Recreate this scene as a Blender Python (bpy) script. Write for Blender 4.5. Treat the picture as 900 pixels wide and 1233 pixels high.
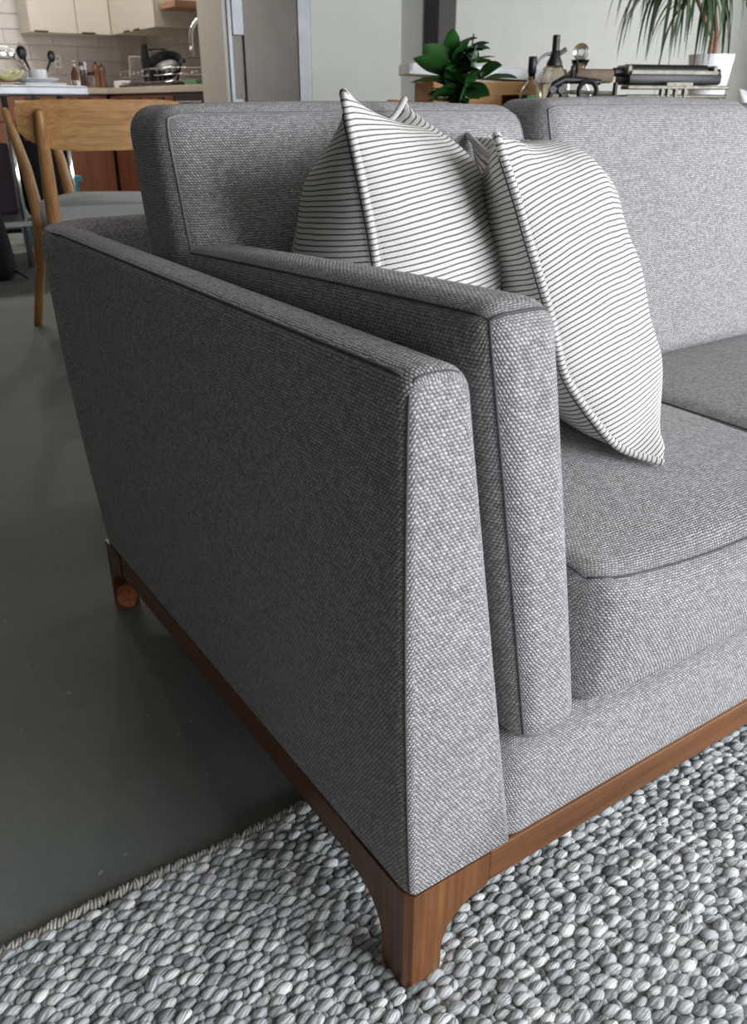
import bpy, bmesh, math, random
import numpy as np
from math import sin, cos, pi, radians, sqrt, atan2
from mathutils import Vector, Matrix
random.seed(7); RNG = np.random.default_rng(11)
for o in list(bpy.data.objects): bpy.data.objects.remove(o)
S = bpy.context.scene
COL = S.collection

# ------------------------------------------------------------------ camera
F_PX, HOR, CAM_H, YAW = 1020.0, 125.0, 0.82, 34.0
CAM = np.array([-0.342, -0.448, CAM_H])
PITCH = math.atan((616.5 - HOR) / F_PX)
cam_d = bpy.data.cameras.new('camera'); cam = bpy.data.objects.new('camera', cam_d); COL.objects.link(cam)
cam.location = CAM; cam.rotation_euler = (pi/2 - PITCH, 0, -radians(YAW))
cam_d.sensor_fit = 'HORIZONTAL'; cam_d.sensor_width = 36; cam_d.lens = 36 * F_PX / 900
cam_d.clip_start = 0.02; cam_d.clip_end = 100
cam_d.dof.use_dof = True; cam_d.dof.focus_distance = 0.95; cam_d.dof.aperture_fstop = 16
S.camera = cam
# ------------------------------------------------------------------ world, daylight, exposure
W = bpy.data.worlds.new('World'); S.world = W; W.use_nodes = True
W.node_tree.nodes['Background'].inputs[0].default_value = (0.80, 0.90, 1.0, 1)
W.node_tree.nodes['Background'].inputs[1].default_value = 1.0
S.view_settings.view_transform = 'Standard'; S.view_settings.look = 'None'
S.view_settings.exposure = 0.2; S.view_settings.gamma = 1; S.view_settings.use_curve_mapping = False
def area(name, loc, rot, sx, sy, power, col):
    l = bpy.data.lights.new(name, 'AREA'); l.shape = 'RECTANGLE'; l.size = sx; l.size_y = sy; l.energy = power; l.color = col
    o = bpy.data.objects.new(name, l); COL.objects.link(o); o.location = loc; o.rotation_euler = rot; return o
# daylight through the front window opening, plus an added fill from the right
area('window_front_offscreen', (2.7, -2.80, 1.35), (pi/2, 0, 0), 4.8, 2.2, 255, (0.93, 0.96, 1.0))
area('window_right_offscreen', (12.0, 2.8, 1.75), (0, pi/2, 0), 2.3, 6.0, 330, (0.97, 0.98, 1.0))  # added fill to brighten the back wall, no window known there

H_DIR = np.array([sin(radians(YAW)), cos(radians(YAW)), 0]); R_DIR = np.array([cos(radians(YAW)), -sin(radians(YAW)), 0])
FWD = H_DIR*cos(PITCH) - np.array([0, 0, sin(PITCH)]); UPV = H_DIR*sin(PITCH) + np.array([0, 0, cos(PITCH)])
def ray(x, y): return FWD*F_PX + R_DIR*(x-450) - UPV*(y-616.5)
def at(x, y, D): d = ray(x, y); return CAM + d*D/(d @ H_DIR)          # pixel at a distance along the view heading
def pl(x, y, ax, v): d = ray(x, y); return CAM + d*(v-CAM[ax])/d[ax]  # pixel on an axis plane
def px(P):
    v = np.asarray(P) - CAM; k = v @ FWD
    return 450 + F_PX*(v @ R_DIR)/k, 616.5 - F_PX*(v @ UPV)/k

# ------------------------------------------------------------------ materials
def srgb(r, g, b):
    f = lambda c: (c/255/12.92) if c/255 <= .04045 else ((c/255+.055)/1.055)**2.4
    return (f(r), f(g), f(b), 1)
class NT:
    def __init__(s, name):
        s.m = bpy.data.materials.new(name); s.m.use_nodes = True; s.t = s.m.node_tree
        s.b = s.t.nodes['Principled BSDF']
    def n(s, typ, **kw):
        nd = s.t.nodes.new(typ)
        for k, v in kw.items():
            if k.startswith('i_'):
                key = k[2:]; key = int(key) if key.isdigit() else key.replace('_', ' ')
                if hasattr(v, 'is_linked') or isinstance(v, bpy.types.NodeSocket): s.t.links.new(v, nd.inputs[key])
                else: nd.inputs[key].default_value = v
            else: setattr(nd, k, v)
        return nd
    def math(s, op, a, b=None, c=None):
        nd = s.t.nodes.new('ShaderNodeMath'); nd.operation = op
        for i, v in enumerate((a, b, c)):
            if v is None: continue
            if isinstance(v, bpy.types.NodeSocket): s.t.links.new(v, nd.inputs[i])
            else: nd.inputs[i].default_value = v
        return nd.outputs[0]
    def mix(s, fac, a, b):
        nd = s.t.nodes.new('ShaderNodeMix'); nd.data_type = 'RGBA'
        for i, v in ((0, fac), (6, a), (7, b)):
            if isinstance(v, bpy.types.NodeSocket): s.t.links.new(v, nd.inputs[i])
            else: nd.inputs[i].default_value = v
        return nd.outputs[2]
    def ramp(s, fac, stops):
        nd = s.t.nodes.new('ShaderNodeValToRGB'); s.t.links.new(fac, nd.inputs[0]); e = nd.color_ramp.elements
        while len(e) < len(stops): e.new(0.5)
        for i, (p, c) in enumerate(stops): e[i].position = p; e[i].color = c
        return nd.outputs[0]
    def set(s, **kw):
        for k, v in kw.items():
            k = k.replace('_', ' ')
            if isinstance(v, bpy.types.NodeSocket): s.t.links.new(v, s.b.inputs[k])
            else: s.b.inputs[k].default_value = v
        return s
    def bump(s, h, strength, dist):
        nd = s.n('ShaderNodeBump'); nd.inputs['Strength'].default_value = strength; nd.inputs['Distance'].default_value = dist
        s.t.links.new(h, nd.inputs['Height']); s.t.links.new(nd.outputs[0], s.b.inputs['Normal'])
def plain(name, col, rough=.6, metal=0, noise=0.06, scale=30, **kw):
    n = NT(name); tc = n.n('ShaderNodeTexCoord')
    nz = n.n('ShaderNodeTexNoise', i_Scale=scale, i_Detail=4.0, i_Vector=tc.outputs['Object'])
    c2 = tuple(max(0, x*(1-3*noise)) for x in col[:3]) + (1,); c3 = tuple(min(1, x*(1+3*noise)) for x in col[:3]) + (1,)
    n.set(Base_Color=n.ramp(nz.outputs[0], [(.3, c2), (.7, c3)]), Roughness=rough, Metallic=metal, **kw)
    return n.m
def wood(name, c1, c2, c3, axis=0, scale=1.0, rough=.45, bands=9.0):
    n = NT(name); tc = n.n('ShaderNodeTexCoord')
    sc = [scale*18]*3; sc[axis] = scale*1.2
    mp = n.n('ShaderNodeMapping', i_Scale=tuple(sc), i_Vector=tc.outputs['Object'])
    nz = n.n('ShaderNodeTexNoise', i_Scale=2.2, i_Detail=5.0, i_Roughness=.6, i_Vector=mp.outputs[0])
    sc2 = [scale*160]*3; sc2[axis] = scale*7
    mp2 = n.n('ShaderNodeMapping', i_Scale=tuple(sc2), i_Vector=tc.outputs['Object'])
    n2 = n.n('ShaderNodeTexNoise', i_Scale=1.0, i_Detail=3.0, i_Vector=mp2.outputs[0])
    base = n.ramp(nz.outputs[0], [(.25, c1), (.5, c2), (.75, c3)])
    d = n.ramp(n2.outputs[0], [(.35, (.55, .5, .45, 1)), (.55, (1, 1, 1, 1))])
    mm = n.n('ShaderNodeMix', data_type='RGBA', blend_type='MULTIPLY'); mm.inputs[0].default_value = .55
    n.t.links.new(base, mm.inputs[6]); n.t.links.new(d, mm.inputs[7])
    n.set(Base_Color=mm.outputs[2], Roughness=rough)
    n.bump(n2.outputs[0], .08, .001)
    return n.m
def weave(name, dark, mid, light, p=0.0036):
    """chunky tweed: offset nubs of pale yarn over darker gaps, laid out on metre-true UVs"""
    n = NT(name); uv = n.n('ShaderNodeUVMap')
    jz = n.n('ShaderNodeTexNoise', i_Scale=110.0, i_Detail=2.0, i_Vector=uv.outputs[0])
    sub = n.n('ShaderNodeVectorMath', operation='SUBTRACT', i_0=jz.outputs['Color'], i_1=(.5, .5, .5))
    sc = n.n('ShaderNodeVectorMath', operation='SCALE', i_0=sub.outputs[0]); sc.inputs['Scale'].default_value = p*1.0
    ad = n.n('ShaderNodeVectorMath', operation='ADD', i_0=uv.outputs[0], i_1=sc.outputs[0])
    sp = n.n('ShaderNodeSeparateXYZ', i_0=ad.outputs[0])
    V = n.math('DIVIDE', sp.outputs[1], p*.86); fl = n.math('FLOOR', V)
    U = n.math('ADD', n.math('DIVIDE', sp.outputs[0], p*1.15), n.math('MULTIPLY', fl, .5))
    fu = n.math('SUBTRACT', n.math('FRACT', U), .5); fv = n.math('SUBTRACT', n.math('FRACT', V), .5)
    fu2 = n.math('ADD', fu, n.math('MULTIPLY', fv, .35))
    r2 = n.math('ADD', n.math('MULTIPLY', fu2, fu2), n.math('MULTIPLY', n.math('MULTIPLY', fv, fv), 1.15))
    h = n.math('MAXIMUM', n.math('SUBTRACT', 1.0, n.math('MULTIPLY', r2, 3.6)), 0.0)
    cmb = n.n('ShaderNodeCombineXYZ', i_0=n.math('FLOOR', U), i_1=fl)
    wn = n.n('ShaderNodeTexWhiteNoise', noise_dimensions='2D', i_Vector=cmb.outputs[0])
    fz = n.n('ShaderNodeTexNoise', i_Scale=1500.0, i_Detail=2.0, i_Vector=uv.outputs[0])
    pale = n.math('GREATER_THAN', h, .28)
    tone = n.math('ADD', n.math('ADD', n.math('MULTIPLY', pale, .55), .22), n.math('MULTIPLY', n.math('SUBTRACT', wn.outputs[0], .5), .34))
    tone = n.math('ADD', tone, n.math('MULTIPLY', n.math('SUBTRACT', fz.outputs[0], .5), .55))
    n.set(Base_Color=n.ramp(tone, [(.0, dark), (.5, mid), (1.0, light)]), Roughness=.92)
    n.b.inputs['Sheen Weight'].default_value = .15; n.b.inputs['Specular IOR Level'].default_value = .2
    hh = n.math('ADD', h, n.math('MULTIPLY', fz.outputs[0], .25))
    n.bump(hh, .85, p*.45)
    return n.m
M = {}
M['fabric'] = weave('sofa_tweed', srgb(96, 93, 95), srgb(152, 149, 150), srgb(208, 205, 206))
M['seam'] = plain('seam_thread', srgb(88, 84, 88), .9)
M['seam_light'] = plain('seam_ridge', srgb(132, 131, 134), .9)
M['walnut'] = wood('walnut_stain', srgb(84, 50, 26), srgb(114, 72, 40), srgb(138, 92, 54), 0, 1.0, .38)
M['walnut_y'] = wood('walnut_stain_side', srgb(84, 50, 26), srgb(114, 72, 40), srgb(138, 92, 54), 1, 1.0, .38)
M['walnut_z'] = wood('walnut_stain_leg', srgb(84, 50, 26), srgb(114, 72, 40), srgb(138, 92, 54), 2, 1.0, .38)
M['rawwood'] = plain('chipped_bare_wood', srgb(196, 118, 72), .8, noise=.12, scale=90)
M['oak'] = wood('oiled_oak', srgb(170, 122, 74), srgb(196, 148, 94), srgb(212, 168, 112), 0, 1.6, .55)
M['oak_z'] = wood('oiled_oak_post', srgb(158, 112, 66), srgb(188, 140, 88), srgb(204, 160, 106), 2, 1.2, .4)
M['chair_fabric'] = plain('chair_fabric', srgb(168, 174, 178), .9, scale=300)
M['wall'] = plain('wall_paint', srgb(206, 206, 200), .85, noise=.012, scale=3)
M['dark_wall'] = plain('charcoal_wall', srgb(112, 110, 110), .85, noise=.03, scale=5)  # unseen left wall, darkened to cut bounce light on the sofa arm
M['ceiling'] = plain('ceiling_paint', srgb(150, 146, 140), .9, noise=.01, scale=3)
M['tile'] = plain('white_tile', srgb(206, 202, 198), .18, noise=.015, scale=8)
M['grout'] = plain('grout', srgb(150, 147, 143), .9)
M['cab'] = plain('cream_cabinet', srgb(214, 206, 196), .45, noise=.008, scale=3)
M['cab_inside'] = plain('cabinet_side', srgb(190, 182, 172), .5, noise=.008, scale=3)
M['counter'] = plain('pale_counter', srgb(206, 192, 176), .35, noise=.03, scale=60)
M['brown_cab'] = wood('brown_cabinet', srgb(116, 66, 44), srgb(136, 80, 54), srgb(150, 94, 66), 2, .6, .5)
M['shelf_wood'] = wood('shelf_wood', srgb(150, 112, 88), srgb(172, 132, 106), srgb(184, 146, 120), 0, .8, .5)
M['steel'] = plain('brushed_steel', (.40, .41, .43, 1), .45, 1.0, noise=.03, scale=12)
M['fridge_door'] = plain('dark_steel_door', (.17, .155, .14, 1), .33, .85, noise=.03, scale=4)
M['chrome'] = plain('chrome', (.8, .8, .8, 1), .12, 1.0, noise=.01)
M['black'] = plain('black_paint', srgb(24, 24, 26), .4)
M['black_cloth'] = plain('black_cloth', srgb(16, 16, 19), .95)
M['dark_metal'] = plain('dark_metal', srgb(52, 52, 54), .35, .7)
M['column'] = plain('dark_column', srgb(52, 46, 46), .6)
M['white'] = plain('white_gloss', srgb(236, 238, 242), .3, noise=.006)
M['white_pot'] = plain('white_ceramic', srgb(240, 243, 248), .35, noise=.006)
M['teal'] = plain('teal_plastic', srgb(34, 140, 164), .5)
M['orange'] = plain('orange_cloth', srgb(206, 112, 50), .85, noise=.06, scale=120)
M['crate'] = wood('crate_wood', srgb(164, 122, 70), srgb(186, 142, 88), srgb(200, 158, 104), 0, .9, .6)
M['leather'] = plain('brown_leather', srgb(104, 84, 62), .55, noise=.08, scale=40)
M['brass'] = plain('tarnished_nickel', (.20, .185, .15, 1), .5, .55, noise=.1, scale=60)
M['soil'] = plain('soil', srgb(52, 40, 32), 1.0)
M['bark'] = plain('bark', srgb(150, 112, 90), .9, noise=.1, scale=80)
M['terracotta'] = plain('clay_pot', srgb(150, 92, 66), .8)
M['mill'] = wood('pepper_mill_wood', srgb(92, 62, 44), srgb(124, 90, 66), srgb(146, 110, 84), 2, 1.5, .4)
M['banana'] = plain('pale_banana', srgb(214, 208, 150), .6, noise=.04, scale=20)
M['green'] = plain('green_sponge', srgb(92, 132, 100), .8)
M['green_label'] = plain('green_label', srgb(120, 190, 130), .5)
M['orange_label'] = plain('amber_drink', srgb(176, 104, 44), .3)
M['redbrown'] = plain('red_brown_card', srgb(110, 58, 44), .6)
M['purple'] = plain('mauve_cloth', srgb(84, 70, 80), .9)
M['step_steel'] = plain('grey_step', srgb(140, 156, 164), .5, .3)
M['plastic_shell'] = plain('white_shell', srgb(236, 240, 246), .3, noise=.004)
def glass(name, tint=(.93, .95, .93, 1), rough=.02):
    n = NT(name); tc = n.n('ShaderNodeTexCoord'); nz = n.n('ShaderNodeTexNoise', i_Scale=25.0, i_Vector=tc.outputs['Object'])
    n.set(Base_Color=tint, Roughness=rough, IOR=1.35); n.b.inputs['Transmission Weight'].default_value = 1
    n.bump(nz.outputs[0], .03, .002); return n.m
M['glass'] = glass('clear_glass'); M['glass_smoke'] = glass('greyish_glass', (.74, .70, .62, 1))
def mat_concrete():
    n = NT('polished_concrete'); tc = n.n('ShaderNodeTexCoord')
    a = n.n('ShaderNodeTexNoise', i_Scale=2.2, i_Detail=8.0, i_Roughness=.62, i_Vector=tc.outputs['Object'])
    b = n.n('ShaderNodeTexNoise', i_Scale=110.0, i_Detail=2.0, i_Vector=tc.outputs['Object'])
    v = n.n('ShaderNodeTexNoise', i_Scale=60.0, i_Detail=1.0, i_Vector=tc.outputs['Object'])
    c = n.ramp(a.outputs[0], [(.3, srgb(97, 101, 98)), (.5, srgb(117, 121, 117)), (.72, srgb(134, 137, 132))])
    c = n.mix(n.ramp(b.outputs[0], [(.3, (0, 0, 0, 1)), (.7, (.35, .35, .35, 1))]), c, srgb(104, 107, 105))
    c = n.mix(n.ramp(v.outputs[0], [(.74, (0, 0, 0, 1)), (.78, (.7, .7, .7, 1))]), c, srgb(158, 158, 152))
    n.set(Base_Color=c, Roughness=n.ramp(a.outputs[0], [(.3, (.58, .58, .58, 1)), (.7, (.74, .74, .74, 1))])); n.b.inputs['Specular IOR Level'].default_value = .3
    n.bump(b.outputs[0], .06, .002); return n.m
M['concrete'] = mat_concrete()
def mat_yarn(name, cols, lines=.55):
    n = NT(name); uv = n.n('ShaderNodeUVMap'); at_ = n.n('ShaderNodeAttribute', attribute_name='tone')
    sp = n.n('ShaderNodeSeparateXYZ', i_0=uv.outputs[0])
    mp = n.n('ShaderNodeCombineXYZ', i_0=n.math('ADD', n.math('MULTIPLY', sp.outputs[0], 11.0), n.math('MULTIPLY', sp.outputs[1], 2.6)), i_1=n.math('MULTIPLY', sp.outputs[1], .6), i_2=n.math('MULTIPLY', at_.outputs['Fac'], 40.0))
    nz = n.n('ShaderNodeTexNoise', i_Scale=1.7, i_Detail=3.0, i_Roughness=.65, i_Vector=mp.outputs[0])
    base = n.ramp(at_.outputs['Fac'], cols)
    dk = n.ramp(nz.outputs[0], [(.39, (.22, .22, .22, 1)), (.49, (.80, .80, .80, 1)), (.60, (1.15, 1.15, 1.15, 1))])
    mm = n.n('ShaderNodeMix', data_type='RGBA', blend_type='MULTIPLY'); mm.inputs[0].default_value = lines
    n.t.links.new(base, mm.inputs[6]); n.t.links.new(dk, mm.inputs[7])
    n.set(Base_Color=mm.outputs[2], Roughness=.95); n.b.inputs['Specular IOR Level'].default_value = .15
    n.bump(nz.outputs[0], .8, .0012); return n.m
M['yarn'] = mat_yarn('rug_wool', [(0, srgb(122, 124, 125)), (.35, srgb(184, 188, 189)), (.75, srgb(222, 226, 226)), (1, srgb(238, 239, 235))], .75)
M['yarn_edge'] = mat_yarn('rug_binding', [(0, srgb(186, 182, 172)), (1, srgb(226, 222, 212))], .5)
M['rug_base'] = plain('rug_backing', srgb(150, 151, 148), 1.0, noise=.08, scale=200)
def mat_stripe():
    n = NT('ticking_stripe'); uv = n.n('ShaderNodeUVMap')
    nz = n.n('ShaderNodeTexNoise', i_Scale=14.0, i_Detail=2.0, i_Vector=uv.outputs[0])
    sp = n.n('ShaderNodeSeparateXYZ', i_0=uv.outputs[0])
    vv = n.math('ADD', sp.outputs[1], n.math('MULTIPLY', n.math('SUBTRACT', nz.outputs[0], .5), .005))
    f = n.math('FRACT', n.math('DIVIDE', vv, .0057))
    line = n.math('MULTIPLY', n.math('GREATER_THAN', f, .36), n.math('LESS_THAN', f, .66))
    row = n.math('FLOOR', n.math('MULTIPLY', f, 6.0))
    fu = n.math('FRACT', n.math('ADD', n.math('DIVIDE', sp.outputs[0], .0022), n.math('MULTIPLY', row, .5)))
    dash = n.math('GREATER_THAN', fu, .24)
    k = n.math('MULTIPLY', line, dash)
    c = n.mix(k, srgb(216, 213, 207), srgb(66, 68, 80))
    c = n.mix(n.math('MULTIPLY', n.math('SUBTRACT', line, k), .45), c, srgb(120, 122, 128))
    n.set(Base_Color=c, Roughness=.9); n.b.inputs['Specular IOR Level'].default_value = .15
    w = n.n('ShaderNodeTexNoise', i_Scale=900.0, i_Detail=2.0, i_Vector=uv.outputs[0])
    wk = n.n('ShaderNodeTexNoise', i_Scale=22.0, i_Detail=4.0, i_Distortion=1.2, i_Vector=uv.outputs[0])
    h = n.math('ADD', n.math('SUBTRACT', w.outputs[0], n.math('MULTIPLY', k, .4)), n.math('MULTIPLY', wk.outputs[0], 7.0)); n.bump(h, .5, .0012); return n.m
M['stripe'] = mat_stripe()
def mat_leaf(name, c1, c2, rough):
    n = NT(name); tc = n.n('ShaderNodeTexCoord'); oi = n.n('ShaderNodeObjectInfo')
    nz = n.n('ShaderNodeTexNoise', i_Scale=35.0, i_Detail=3.0, i_Vector=tc.outputs['Object'])
    f = n.math('ADD', n.math('MULTIPLY', nz.outputs[0], .6), n.math('MULTIPLY', oi.outputs['Random'], .5))
    n.set(Base_Color=n.ramp(f, [(.2, c1), (.85, c2)]), Roughness=rough); return n.m
M['leaf'] = mat_leaf('glossy_leaf', srgb(16, 44, 20), srgb(46, 94, 42), .3)
M['strap_leaf'] = mat_leaf('strap_leaf', srgb(34, 62, 38), srgb(92, 112, 78), .45)

# ------------------------------------------------------------------ mesh helpers
def tag(o, label=None, cat=None, group=None, kind=None):
    for k, v in (('label', label), ('category', cat), ('group', group), ('kind', kind)):
        if v: o[k] = v
    return o
def empty(name, loc=(0, 0, 0), rz=0):
    o = bpy.data.objects.new(name, None); COL.objects.link(o); o.location = loc; o.rotation_euler = (0, 0, rz); o.empty_display_size = .05
    return o
def link(name, me, mat=None, parent=None):
    o = bpy.data.objects.new(name, me); COL.objects.link(o)
    if mat is not None and not me.materials: me.materials.append(M[mat] if isinstance(mat, str) else mat)
    if parent is not None: o.parent = parent
    return o
class MB:
    """collects shapes of ONE part into one mesh"""
    def __init__(s): s.v = []; s.f = []; s.uv = []
    def add(s, vs, fs, uvs=None):
        b = len(s.v); s.v += [tuple(map(float, p)) for p in vs]; s.f += [tuple(i+b for i in f) for f in fs]
        s.uv += uvs if uvs is not None else [None]*len(fs)
        return s
    def box(s, lo, hi, rz=0, c=None, bev=0.0):
        x0, y0, z0 = lo; x1, y1, z1 = hi
        if bev <= 0:
            vs = [(x, y, z) for x in (x0, x1) for y in (y0, y1) for z in (z0, z1)]
            fs = [(0, 1, 3, 2), (4, 6, 7, 5), (0, 4, 5, 1), (2, 3, 7, 6), (0, 2, 6, 4), (1, 5, 7, 3)]
        else:
            bm = bmesh.new(); bmesh.ops.create_cube(bm, size=1)
            for v in bm.verts: v.co = Vector(((x0+x1)/2+v.co.x*(x1-x0), (y0+y1)/2+v.co.y*(y1-y0), (z0+z1)/2+v.co.z*(z1-z0)))
            bmesh.ops.bevel(bm, geom=bm.edges[:], offset=min(bev, .49*min(x1-x0, y1-y0, z1-z0)), segments=2, affect='EDGES', profile=.5)
            bm.verts.index_update(); vs = [tuple(v.co) for v in bm.verts]; fs = [tuple(v.index for v in f.verts) for f in bm.faces]; bm.free()
        if rz:
            cx, cy = c if c else ((x0+x1)/2, (y0+y1)/2)
            vs = [(cx+(x-cx)*cos(rz)-(y-cy)*sin(rz), cy+(x-cx)*sin(rz)+(y-cy)*cos(rz), z) for x, y, z in vs]
        return s.add(vs, fs)
    def tube(s, pts, r, seg=8, cap=True, flat=1.0):
        P = [np.array(p, float) for p in pts]; n = len(P); rr = r if hasattr(r, '__len__') else [r]*n
        vs = []; ref = None
        for i in range(n):
            t = P[min(i+1, n-1)] - P[max(i-1, 0)]; t = t/(np.linalg.norm(t)+1e-12)
            if ref is None:
                ref = np.array([0, 0, 1.]) if abs(t[2]) < .9 else np.array([1., 0, 0])
            a = np.cross(t, ref); a /= np.linalg.norm(a)+1e-12; b = np.cross(a, t); ref = b
            for k in range(seg):
                th = 2*pi*k/seg; vs.append(P[i] + a*rr[i]*cos(th) + b*rr[i]*flat*sin(th))
        fs = [(i*seg+k, i*seg+(k+1) % seg, (i+1)*seg+(k+1) % seg, (i+1)*seg+k) for i in range(n-1) for k in range(seg)]
        if cap: fs += [tuple(range(seg-1, -1, -1)), tuple((n-1)*seg+k for k in range(seg))]
        return s.add(vs, fs)
    def lathe(s, prof, c=(0, 0, 0), seg=24, cap=True):
        vs = []; n = len(prof)
        for r, z in prof:
            for k in range(seg):
                th = 2*pi*k/seg; vs.append((c[0]+r*cos(th), c[1]+r*sin(th), c[2]+z))
        fs = [(i*seg+k, i*seg+(k+1) % seg, (i+1)*seg+(k+1) % seg, (i+1)*seg+k) for i in range(n-1) for k in range(seg)]
        if cap: fs += [tuple(range(seg-1, -1, -1)), tuple((n-1)*seg+k for k in range(seg))]
        return s.add(vs, fs)
    def ball(s, c, r, seg=16, rings=10):
        rx, ry, rz = r if hasattr(r, '__len__') else (r, r, r); vs = [(c[0], c[1], c[2]-rz)]
        for i in range(1, rings):
            ph = -pi/2 + pi*i/rings
            for k in range(seg): vs.append((c[0]+rx*cos(ph)*cos(2*pi*k/seg), c[1]+ry*cos(ph)*sin(2*pi*k/seg), c[2]+rz*sin(ph)))
        vs.append((c[0], c[1], c[2]+rz)); L = len(vs)-1
        fs = [(0, 1+(k+1) % seg, 1+k) for k in range(seg)]
        for i in range(rings-2): fs += [(1+i*seg+k, 1+i*seg+(k+1) % seg, 1+(i+1)*seg+(k+1) % seg, 1+(i+1)*seg+k) for k in range(seg)]
        fs += [(L, 1+(rings-2)*seg+k, 1+(rings-2)*seg+(k+1) % seg) for k in range(seg)]
        return s.add(vs, fs)
    def grid(s, P, flip=False, UV=None):
        n, m = len(P), len(P[0]); vs = [p for row in P for p in row]
        fs = []; uvs = []
        for i in range(n-1):
            for j in range(m-1):
                ix = [(i, j), (i+1, j), (i+1, j+1), (i, j+1)]
                if flip: ix = ix[::-1]
                fs.append(tuple(a*m+b for a, b in ix))
                if UV is not None: uvs.append([UV[a][b] for a, b in ix])
        return s.add(vs, fs, uvs if UV is not None else None)
    def mesh(s, name, smooth=False):
        me = bpy.data.meshes.new(name); me.from_pydata(s.v, [], s.f); 
        if any(u is not None for u in s.uv):
            l = me.uv_layers.new(name='UVMap'); i = 0
            for f, u in zip(s.f, s.uv):
                for k in range(len(f)):
                    if u is not None: l.data[i].uv = u[k]
                    i += 1
        if smooth: me.shade_smooth() if smooth is True else me.shade_auto_smooth(angle=smooth) if hasattr(me, 'shade_auto_smooth') else me.shade_smooth()
        me.update(); return me
    def build(s, name, mat, parent=None, smooth=False):
        me = s.mesh(name, smooth is not False)
        if smooth not in (False, True):
            me.set_sharp_from_angle(angle=smooth)
        return link(name, me, mat, parent)
AS = radians(40)
def struct(name, mb, mat): o = mb.build(name, mat); o['kind'] = 'structure'; return o
def copy_tree(o, parent=None):
    c = o.copy(); COL.objects.link(c); c.parent = parent
    for ch in [x for x in COL.objects if x.parent == o]: copy_tree(ch, c)
    return c

# ------------------------------------------------------------------ room shell
X0, X1, Y0, Y1, ZC = -4.0, 12.0, -2.8, 8.0, 3.3
struct('floor', MB().box((X0, Y0, -.1), (X1, Y1, 0)), 'concrete')
struct('ceiling', MB().box((X0, Y0, ZC), (X1, Y1, ZC+.1)), 'ceiling')
wall_back = struct('wall_back', MB().box((X0, Y1, 0), (X1, Y1+.12, ZC)), 'wall')
struct('wall_left', MB().box((X0-.12, Y0, 0), (X0, Y1, ZC)), 'dark_wall')
wf = MB().box((X0, Y0-.12, 0), (.2, Y0, ZC)).box((5.2, Y0-.12, 0), (X1, Y0, ZC)).box((.2, Y0-.12, 0), (5.2, Y0, .2)).box((.2, Y0-.12, 2.5), (5.2, Y0, ZC))
struct('wall_front', wf, 'wall')
wr = MB().box((X1, Y0, 0), (X1+.12, -.3, ZC)).box((X1, 5.9, 0), (X1+.12, Y1, ZC)).box((X1, -.3, 0), (X1+.12, 5.9, .55)).box((X1, -.3, 2.95), (X1+.12, 5.9, ZC))  # unseen opening added in this wall for the right-hand fill
struct('wall_right', wr, 'wall')
for i, (a, b, ax) in enumerate((((.2, Y0-.08, .2), (5.2, Y0-.04, 2.5), 0), ((X1+.04, -.3, .55), (X1+.08, 5.9, 2.95), 1))):
    w = MB(); n = 3
    L0, L1 = a[ax], b[ax]
    for k in range(n+1):
        c = L0 + (L1-L0)*k/n; lo = list(a); hi = list(b); lo[ax] = c-.025; hi[ax] = c+.025; w.box(lo, hi)
    for z in (a[2], b[2]-.05): lo = list(a); hi = list(b); lo[2] = z; hi[2] = z+.05; w.box(lo, hi)
    wo = struct('window_%d' % (i+1), w, 'dark_metal')  # the second frame is unseen, added around the right-hand fill

# ------------------------------------------------------------------ rug
RUG_TOP = .011; RX0, RX1, RY1, RY0 = -.72, 1.75, .283, -.95
rug = empty('woven_wool_rug', ((RX0+RX1)/2, (RY0+RY1)/2, 0))
tag(rug, 'chunky grey and white woven wool rug lying under the front of the sofa', 'rug')
def child(name, me, mat, parent):       # mesh made in world coordinates, parented to an Empty
    o = link(name, me, mat, parent); o.matrix_parent_inverse = (Matrix.Translation(parent.location) @ Matrix.Rotation(parent.rotation_euler.z, 4, 'Z')).inverted(); return o
child('backing', MB().box((RX0, -2.6, .0), (2.6, RY1-.008, .0045)).mesh('rug_backing'), 'rug_base', rug)
def nub_proto(seg=10, rings=7, sharp=.95):
    vs = [(-1, 0, 0)]; uv = [(0, 0)]
    for i in range(1, rings):
        u = -cos(pi*i/rings); r = max(0, 1-abs(u)**2.0)**(.5*sharp)
        for k in range(seg):
            th = 2*pi*k/seg; vs.append((u, r*cos(th), r*sin(th))); uv.append((k/seg, (u+1)/2))
    vs.append((1, 0, 0)); uv.append((.5, 1)); L = len(vs)-1
    fs = [(0, 1+(k+1) % seg, 1+k) for k in range(seg)]
    for i in range(rings-2): fs += [(1+i*seg+k, 1+i*seg+(k+1) % seg, 1+(i+1)*seg+(k+1) % seg, 1+(i+1)*seg+k) for k in range(seg)]
    fs += [(L, 1+(rings-2)*seg+k, 1+(rings-2)*seg+(k+1) % seg) for k in range(seg)]
    return np.array(vs), fs, np.array(uv)
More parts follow.
